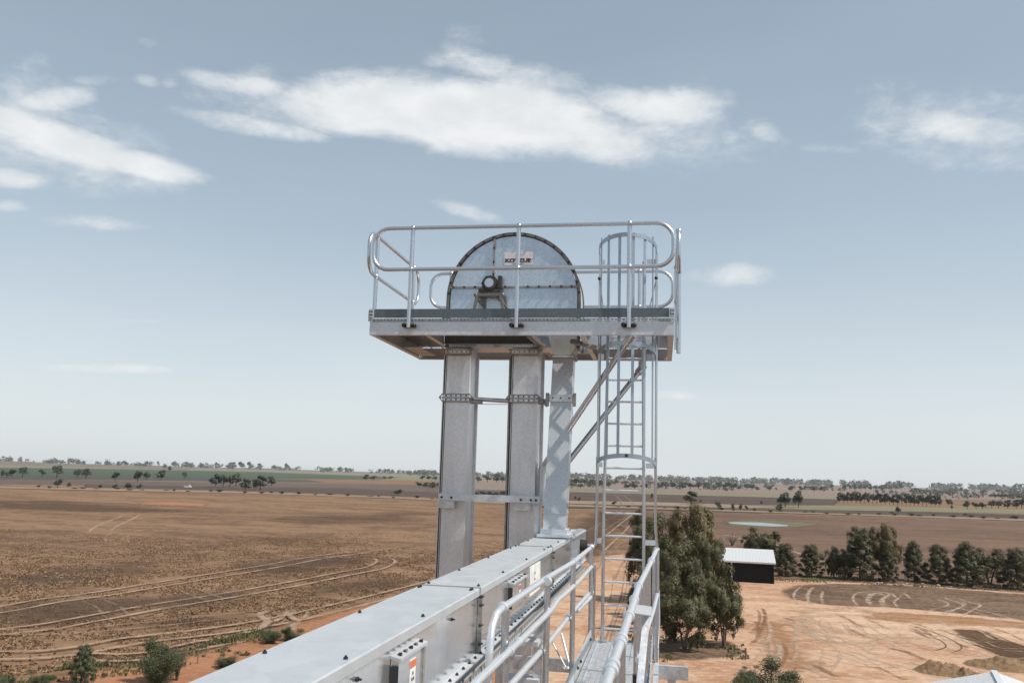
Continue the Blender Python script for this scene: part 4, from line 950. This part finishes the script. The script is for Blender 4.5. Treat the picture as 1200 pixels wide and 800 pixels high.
for s_ in (-1,1):
    x=CX+s_*HRr
    m=MB(); m.tube([(x,10.15,2.76),(x,10.16,1.5),(x-s_*-.0,10.18,.2)],.011,8); part(m,'cage_strap',M['tube'],LD)
    m=MB(); m.tube([(x+s_*.012,10.30,2.70),(x+s_*.01,10.28,.2)],.008,8); part(m,'cage_strap',M['tube'],LD)
    m=MB(); m.tube([(x,10.17,.24),(x,10.2,-.55),(x+s_*.02,10.28,-.78)],.0165,8); part(m,'cage_post',M['tube'],LD)
    m=MB(); m.tube([(x,10.13,2.33),(LX0-.0 if s_<0 else LX1,LY-.02,1.80)],.007,6); part(m,'cage_stay',M['tube'],LD)
    m=MB(); m.ball((x,10.12,2.35),.022,8,6); part(m,'bolt',M['bolt'],LD)
    xa,xb=sorted((x+s_*.01,LX0-.02 if s_<0 else LX1+.02)); m=MB(); m.box(xa,xb,LY-.06,LY-.052,-.76,-.70); part(m,'cage_bracket',M['beam'],LD)
m=MB(); m.ball((CX+.02,9.705,.25),.018,8,6); part(m,'bolt',M['bolt'],LD)
# ================================================================ DRAG CONVEYOR
CV=empty('drag_conveyor',(-1.368,0,-1.0),'long enclosed grain conveyor with bright flat cover running to the elevator','conveyor',-.012)
CW=.193; Y0,Y1=-3.0,11.85; ZT=.30   # local: cover top at z -0.70
seams=[-3.,1.0,5.42,8.75,11.85]
for i in range(4):
    a,b=seams[i]+.004,seams[i+1]-.004
    m=MB()
    # folded lid: flat top, rounded shoulder and a short down-turned lip
    prof=[(-CW,-.045),(-CW,-.006),(-CW+.006,0),(CW-.006,0),(CW,-.006),(CW,-.045)]
    pin=[(-CW+.003,-.045),(-CW+.003,-.008),(-CW+.008,-.003),(CW-.008,-.003),(CW-.003,-.008),(CW-.003,-.045)]
    P=prof+pin[::-1]; m.prism([(x,ZT+z) for x,z in P],a,b)
    m.sm=[False]*len(m.sm)
    m.build('cover',M['cover'],CV)
    if i:
        m=MB(); m.box(-CW-.004,CW+.004,a-.012,a+.004,ZT-.05,ZT+.005); m.build('cover_joint',M['flange'],CV)
    m=MB(); m.box(-CW+.012,CW-.012,a,b,-.085,ZT-.006); m.build('side_casing',M['side'],CV)
m=MB(); m.box(CW-.0115,CW+.045,Y0,Y1,-.092,-.084); m.box(-CW-.045,-CW+.0115,Y0,Y1,-.092,-.084); m.build('flange',M['cover'],CV)
m=MB(); m.box(-CW+.012,CW-.02,Y0,Y1,-.20,-.0922); m.build('lower_casing',M['beam'],CV)
m=MB(); m.box(CW-.0195,CW+.02,Y0,Y1,-.212,-.2025); m.box(CW+.02,CW+.027,Y0,Y1,-.212,-.16); m.build('lower_angle',M['flange'],CV)
m=MB(); vs=[];fs=[];k=Y0;i=0
while k<Y1: vs+=[(CW+.030,k,-.205),(CW+.030,k,-.165 if i%2 else -.19)]; k+=.0375; i+=1
for j in range(i-1): fs.append((2*j,2*j+2,2*j+3,2*j+1))
m.add(vs,fs); m.build('chain_guard',M['cover'],CV)
bolt=None
def cbolt(x,y,z,ax='z',r=.011):
    global bolt
    if ax not in BM:
        m=MB()
        if ax=='z': m.cyl((0,0,0),(0,0,.008),.0095,6); m.cyl((0,0,.008),(0,0,.014),.005,6)
        elif ax=='x': m.cyl((0,0,0),(.010,0,0),.010,6); m.cyl((.010,0,0),(.022,0,0),.005,6)
        else: m.cyl((0,0,0),(0,-.02,0),.012,6)
        BM[ax]=m.mesh('bolt',M['bolt'])
    o=bpy.data.objects.new('bolt',BM[ax]); COL.objects.link(o); o.parent=CV; o.location=(x,y,z)
BM={}
yy=2.2
while yy<9.6:
    for sx in (-CW+.03,CW-.03): cbolt(sx,yy,ZT)
    yy+=1.03
for s_ in (5.42,8.75):
    for dy in (-.09,.09):
        for sx in (-CW+.03,CW-.03): cbolt(sx,s_+dy,ZT)
yy=4.2
while yy<10.6: cbolt(CW+.022,yy,-.084); yy+=.15
for s_ in (5.42,8.75):
    m=MB(); m.box(CW-.0105,CW+.018,s_-.006,s_+.006,-.083,ZT-.052); m.build('casing_joint',M['flange'],CV)
    for z in (-.03,.08,.2,.25):
        for dy in (-.02,.012): cbolt(CW+.004,s_+dy,z,'x')
for yv in (4.75,6.9,3.3): cbolt(CW-.010,yv,.215,'x')
# inspection hatches
def hatch(y0,y1,z0,z1,dep,lab):
    m=MB(); x=CW-.0108; m.box(x,x+dep,y0,y1,z0,z1); h=m.build('hatch',M['side'],CV); h['label']=lab
    m=MB(); m.hexa([(x+.0,y0-.01,z1+.0005),(x+dep+.012,y0-.01,z1-.012),(x+dep+.012,y1+.01,z1-.012),(x,y1+.01,z1+.0005)],[(x+.0,y0-.01,z1+.012),(x+dep+.012,y0-.01,z1+.001),(x+dep+.012,y1+.01,z1+.001),(x,y1+.01,z1+.012)]); m.build('hatch_lid',M['cover'],h)
    n=5
    for i in range(n):
        m=MB(); yv=y0+.04+(y1-y0-.08)*i/(n-1); m.cyl((x+.03,yv,z1+.006),(x+.03,yv,z1+.018),.008,6); m.build('rivet',M['flange'] if i%2 else M['bolt'],h)
        m=MB(); m.cyl((x+dep-.01,yv,z1+.0),(x+dep-.01,yv,z1+.014),.009,6); m.build('rivet',M['bolt'],h)
    m=MB(); m.box(x+.002,x+dep+.004,y0-.014,y0-.0105,z0,z1-.03); m.build('gasket',M['black'],h)
    m=MB(); m.box(x+dep+.0,x+dep+.008,y1-.04,y1-.01,z0,z1-.02); m.build('edge_strip',M['flange'],h)
    yc=y0+(y1-y0)*.52
    m=MB(); m.box(x+dep+.001,x+dep+.003,yc-.045,yc+.045,z0+.02,z1-.04); l=m.build('warning_label',M['white'],h)
    m=MB(); m.box(x+dep+.0035,x+dep+.0045,yc-.045,yc+.045,z1-.075,z1-.042); m.build('label_band',M['orange'],l)
    for k,(dy,dz) in enumerate(((0,-.10),(-.012,-.125),(.012,-.125))):
        m=MB(); m.box(x+dep+.0035,x+dep+.0045,yc+dy-.007,yc+dy+.007,z1+dz-.007,z1+dz+.007); m.build('label_mark',M['ink'],l)
    return h
hatch(3.72,4.12,-.01,.21,.036,'near inspection hatch with bolted lid and warning label')
hatch(6.45,7.05,.03,.21,.03,'far inspection hatch with bolted lid and warning label')
m=MB(); m.box(CW-.0105,CW-.006,7.42,8.0,-.01,.235); st=m.build('sticker',M['white'],CV); 
for z in (.15,.1,.05): m=MB(); m.box(CW-.0058,CW-.0045,7.66,7.70,z,z+.02); m.build('sticker_mark',M['ink'],st)
# head end: stacked flanges, shaft bearing
m=MB()
for k in range(6): m.box(CW-.06,CW+.02,10.45+k*.24,10.53+k*.24,ZT+.0012,ZT+.02)
m.box(CW-.09,CW+.035,10.3,11.85,ZT-.02,ZT+.001); m.build('end_flange',M['cover'],CV)
for yv in (10.75,11.05,11.3,11.55,11.8): 
    m=MB(); m.box(CW-.01,CW+.03,yv,yv+.02,-.08,ZT-.02); m.build('stiffener',M['galv'],CV)
m=MB(); m.cyl((CW-.005,11.2,.14),(CW+.12,11.2,.14),.075,16); m.box(CW,CW+.06,11.05,11.35,.02,.09); m.build('shaft_bearing',M['bearing'],CV)
m=MB(); m.cyl((CW+.12,11.2,.14),(CW+.2,11.2,.14),.03,12); m.build('shaft',M['tube'],CV)
yy=10.3
while yy<11.8: cbolt(CW-.03,yy,ZT+.002); cbolt(CW-.15,yy+.05,ZT); yy+=.3
# stand under the conveyor
for yv in (8.1,3.6):
    for x in (-CW+.02,CW-.02):
        m=MB(); m.box(x-.04,x+.04,yv-.04,yv+.04,-1.15,-.205); m.build('stand_leg',M['galv'],CV)
m=MB(); m.box(-CW,CW-.0,7.9,8.3,-.50,-.46); m.box(-CW,CW,8.0,8.2,-.84,-.80); m.build('stand_shelf',M['beam'],CV)
# ================================================================ WALKWAY WITH HANDRAILS
WK=empty('walkway',(-.45,5,-1.9),'narrow grated steel walkway with bright tubular handrails beside the conveyor','walkway')
FZ=-1.87
def fx(y): return -.80+ (y-10.4)*.006
# grating: bearing strips and cross bars
m=MB()
for k in range(12):
    x=-.775+k*.056; m.box(x,x+.05,1.0,10.46,FZ-.008,FZ-.002)
    if k%3==0: m.box(x+.051,x+.0555,1.0,10.46,FZ-.03,FZ+.012)
gr=part(m,'grating',M['galv'],WK)
m=MB(); m.box(-.80,-.79,1.0,10.42,FZ-.02,FZ+.15); tpl=part(m,'toe_plate',M['cover'],WK)
for y in (5.5,7.0,8.6,8.9,10.1): m=MB(); m.ball((-.786,y,FZ+.07),.016,8,6); sub(m,'bolt',M['bolt'],tpl)
m=MB(); m.box(-.105,-.095,1.0,10.42,FZ-.02,FZ+.13); part(m,'toe_plate',M['galv'],WK)
for x in (-.86,-.08):
    m=MB(); m.box(x,x+.05,1.0,10.46,FZ-.16,FZ-.035); part(m,'side_beam',M['galv'],WK)
for y,x0,x1,z in ((9.0,-1.52,-.865,FZ-.04),(9.0,-.025,.26,FZ-.04),(5.2,-1.52,.10,FZ-.27),(8.2,-1.52,-.86,FZ-.19)):
    m=channel(MB(),(x0,y,z+.1),(x1,y,z+.1),.125,.06,(0,1,0)); part(m,'cross_channel',M['galv'],WK)
m=MB(); m.box(.06,.14,9.02,9.10,FZ-.25,FZ-.07); part(m,'cross_channel',M['galv'],WK)
def rail(pts,r,name='handrail',m_='rail',n=12):
    m=MB(); m.tube(pts,r,n); return part(m,name,M[m_],WK)
def vpost(x,y,z0,z1,r=.024,collar=True,x0=None):
    m=MB(); m.tube([(x0 if x0 is not None else x,y,z0),(x,y,z1)],r,10); p=part(m,'rail_post',M['tube'],WK)
    return p
def collar(p,d,r=.035,w=.055):
    p=Vector(p); d=Vector(d).normalized(); m=MB(); m.tube([p-d*w/2,p-d*w*.3,p+d*w*.3,p+d*w/2],[r*.86,r,r,r*.86],14); part(m,'collar',M['rail'],WK)
ZR=-.80; RR=.0232
# right rail: straight lengths between collars
RP=[(-.235,1.2),(-.215,3.4),(-.208,3.92),(-.198,4.55),(-.188,5.29),(-.170,6.74),(-.101,8.76),(-.058,10.30)]
rail([(x,y,ZR) for x,y in RP],RR)
for (x,y) in RP[2:7]+[(-.0985,8.9),(-.2,4.42),(-.209,3.8),(-.18,6.0)]:
    collar((x,y,ZR),(0,1,0))
m=MB(); m.ball((-.058,10.31,ZR),.036,12,8); part(m,'collar',M['rail'],WK)
for (x,y) in ((-.085,10.33),(-.125,8.76),(-.18,6.74),(-.20,4.55),(-.21,3.86),(-.155,7.6),(-.14,8.2)):
    vpost(x,y,FZ-.1,ZR-.02)
vpost(-.045,10.33,FZ-.1,ZR-.01,.02); vpost(-.06,9.6,FZ-.12,-1.3)
rail([(-.045,10.34,-1.30),(-.075,9.2,-1.30),(-.135,7.6,-1.30),(-.17,6.6,-1.3)],.02,'knee_rail')
collar((-.05,10.2,-1.3),(0,1,0),.03,.04)
m=MB(); m.tube([(-.03,10.3,-1.25),(-.025,10.25,-1.6),(-.04,10.1,-1.85)],.012,8); part(m,'chain_guard_bar',M['tube'],WK)
# bracket plate and its strut on the right rail
m=MB(); m.hexa([(-.20,5.82,-.862),(-.065,5.80,-.872),(-.065,6.2,-.872),(-.20,6.22,-.862)],[(-.20,5.82,-.854),(-.065,5.80,-.864),(-.065,6.2,-.864),(-.20,6.22,-.854)]); bpz=part(m,'bracket_plate',M['cover'],WK)
for y in (5.96,6.0,6.05): m=MB(); m.cyl((-.185,y,-.853),(-.185,y,-.848),.007,6); sub(m,'hole',M['bolt'],bpz)
m=MB(); m.bar((-.095,5.95,-.87),(-.175,5.3,-1.75),.045,.006,(0,1,0)); m.bar((-.095,5.975,-.87),(-.175,5.325,-1.75),.006,.045,(0,1,0)); part(m,'bracket_strut',M['rail'],WK)
m=MB(); m.box(-.19,-.165,6.1,6.16,-1.55,-1.3); part(m,'gate_latch',M['black'],WK)
# left rail A: top rail, turned down at its near end
def xa(y): return -.945+(y-5.5)*.031
rail([(-.98,5.08,-1.62),(-.978,5.08,-1.2),(-.975,5.085,-1.0),(-.972,5.12,-.88),(-.965,5.2,-.82),(-.955,5.32,ZR),(xa(5.6),5.6,ZR),(xa(6.9),6.9,ZR),(-.825,8.3,ZR),(-.80,10.24,ZR)],RR)
collar((-.955,5.36,ZR),(0,1,0),.036); collar((-.862,6.78,ZR),(0,1,0)); collar((-.823,8.4,ZR),(0,1,0)); m=MB(); m.ball((-.80,10.25,ZR),.035,12,8); part(m,'collar',M['rail'],WK)
for (x,y) in ((-.935,5.36),(-.862,6.78),(-.825,8.4),(-.80,10.24)):
    vpost(x,y,FZ-.15,ZR-.01)
vpost(-.835,8.55,FZ-.15,-1.0,.02); vpost(-.775,10.45,FZ-.1,-1.02,.014)
# left rail B: inner offset loop
rail([(-.915,3.4,-1.02),(-.903,4.43,-1.02),(-.872,5.40,-1.02),(-.842,6.6,-1.02),(-.838,6.9,-1.02),(-.852,7.4,-1.02),(-.835,7.8,-1.02),(-.806,8.8,-1.02),(-.797,10.3,-1.02),(-.795,10.46,-1.05),(-.794,10.52,-1.12),(-.794,10.52,-1.24),(-.797,10.44,-1.32),(-.80,10.2,-1.36),(-.86,9.2,-1.37)],.0215,'knee_rail')
collar((-.872,5.5,-1.02),(0,1,0),.028,.04); collar((-.874,5.2,-1.02),(0,1,0),.028,.04); collar((-.84,6.75,-1.02),(0,1,0),.028,.04)
# left rail C: knee rail
rail([(-1.0,3.2,-1.32),(-.945,5.7,-1.32),(-.896,7.0,-1.32),(-.86,9.0,-1.32),(-.822,10.25,-1.32)],.0215,'knee_rail')
collar((-.9,6.9,-1.32),(0,1,0),.03,.05); collar((-.868,8.45,-1.32),(0,1,0),.03,.05); collar((-.842,9.4,-1.32),(0,1,0),.027,.04); collar((-.83,9.9,-1.32),(0,1,0),.027,.04)
m=MB(); m.tube([(-.98,8.9,-1.55),(-.86,8.7,-1.85)],.012,8); m.tube([(-1.08,8.9,-1.62),(-.9,8.8,-1.88)],.008,8); m.ball((-.90,8.8,-1.86),.03); m.ball((-.94,8.85,-1.87),.025); part(m,'brace',M['beam'],WK)
# ================================================================ HAZE
hm=bpy.data.materials.new('haze_air'); hm.use_nodes=True; ht=NT(hm.node_tree); ht.n.clear()
ho=ht.node('ShaderNodeOutputMaterial'); hv=ht.node('ShaderNodeVolumePrincipled'); hv.inputs['Color'].default_value=(.86,.92,1,1); hv.inputs['Density'].default_value=4.5e-5; hv.inputs['Anisotropy'].default_value=.1
ht.l.new(hv.outputs[0],ho.inputs['Volume'])
m=MB(); m.box(-13500,13500,-13500,13500,GZ-1,14.); hz=m.build('haze',hm); hz['kind']='stuff'
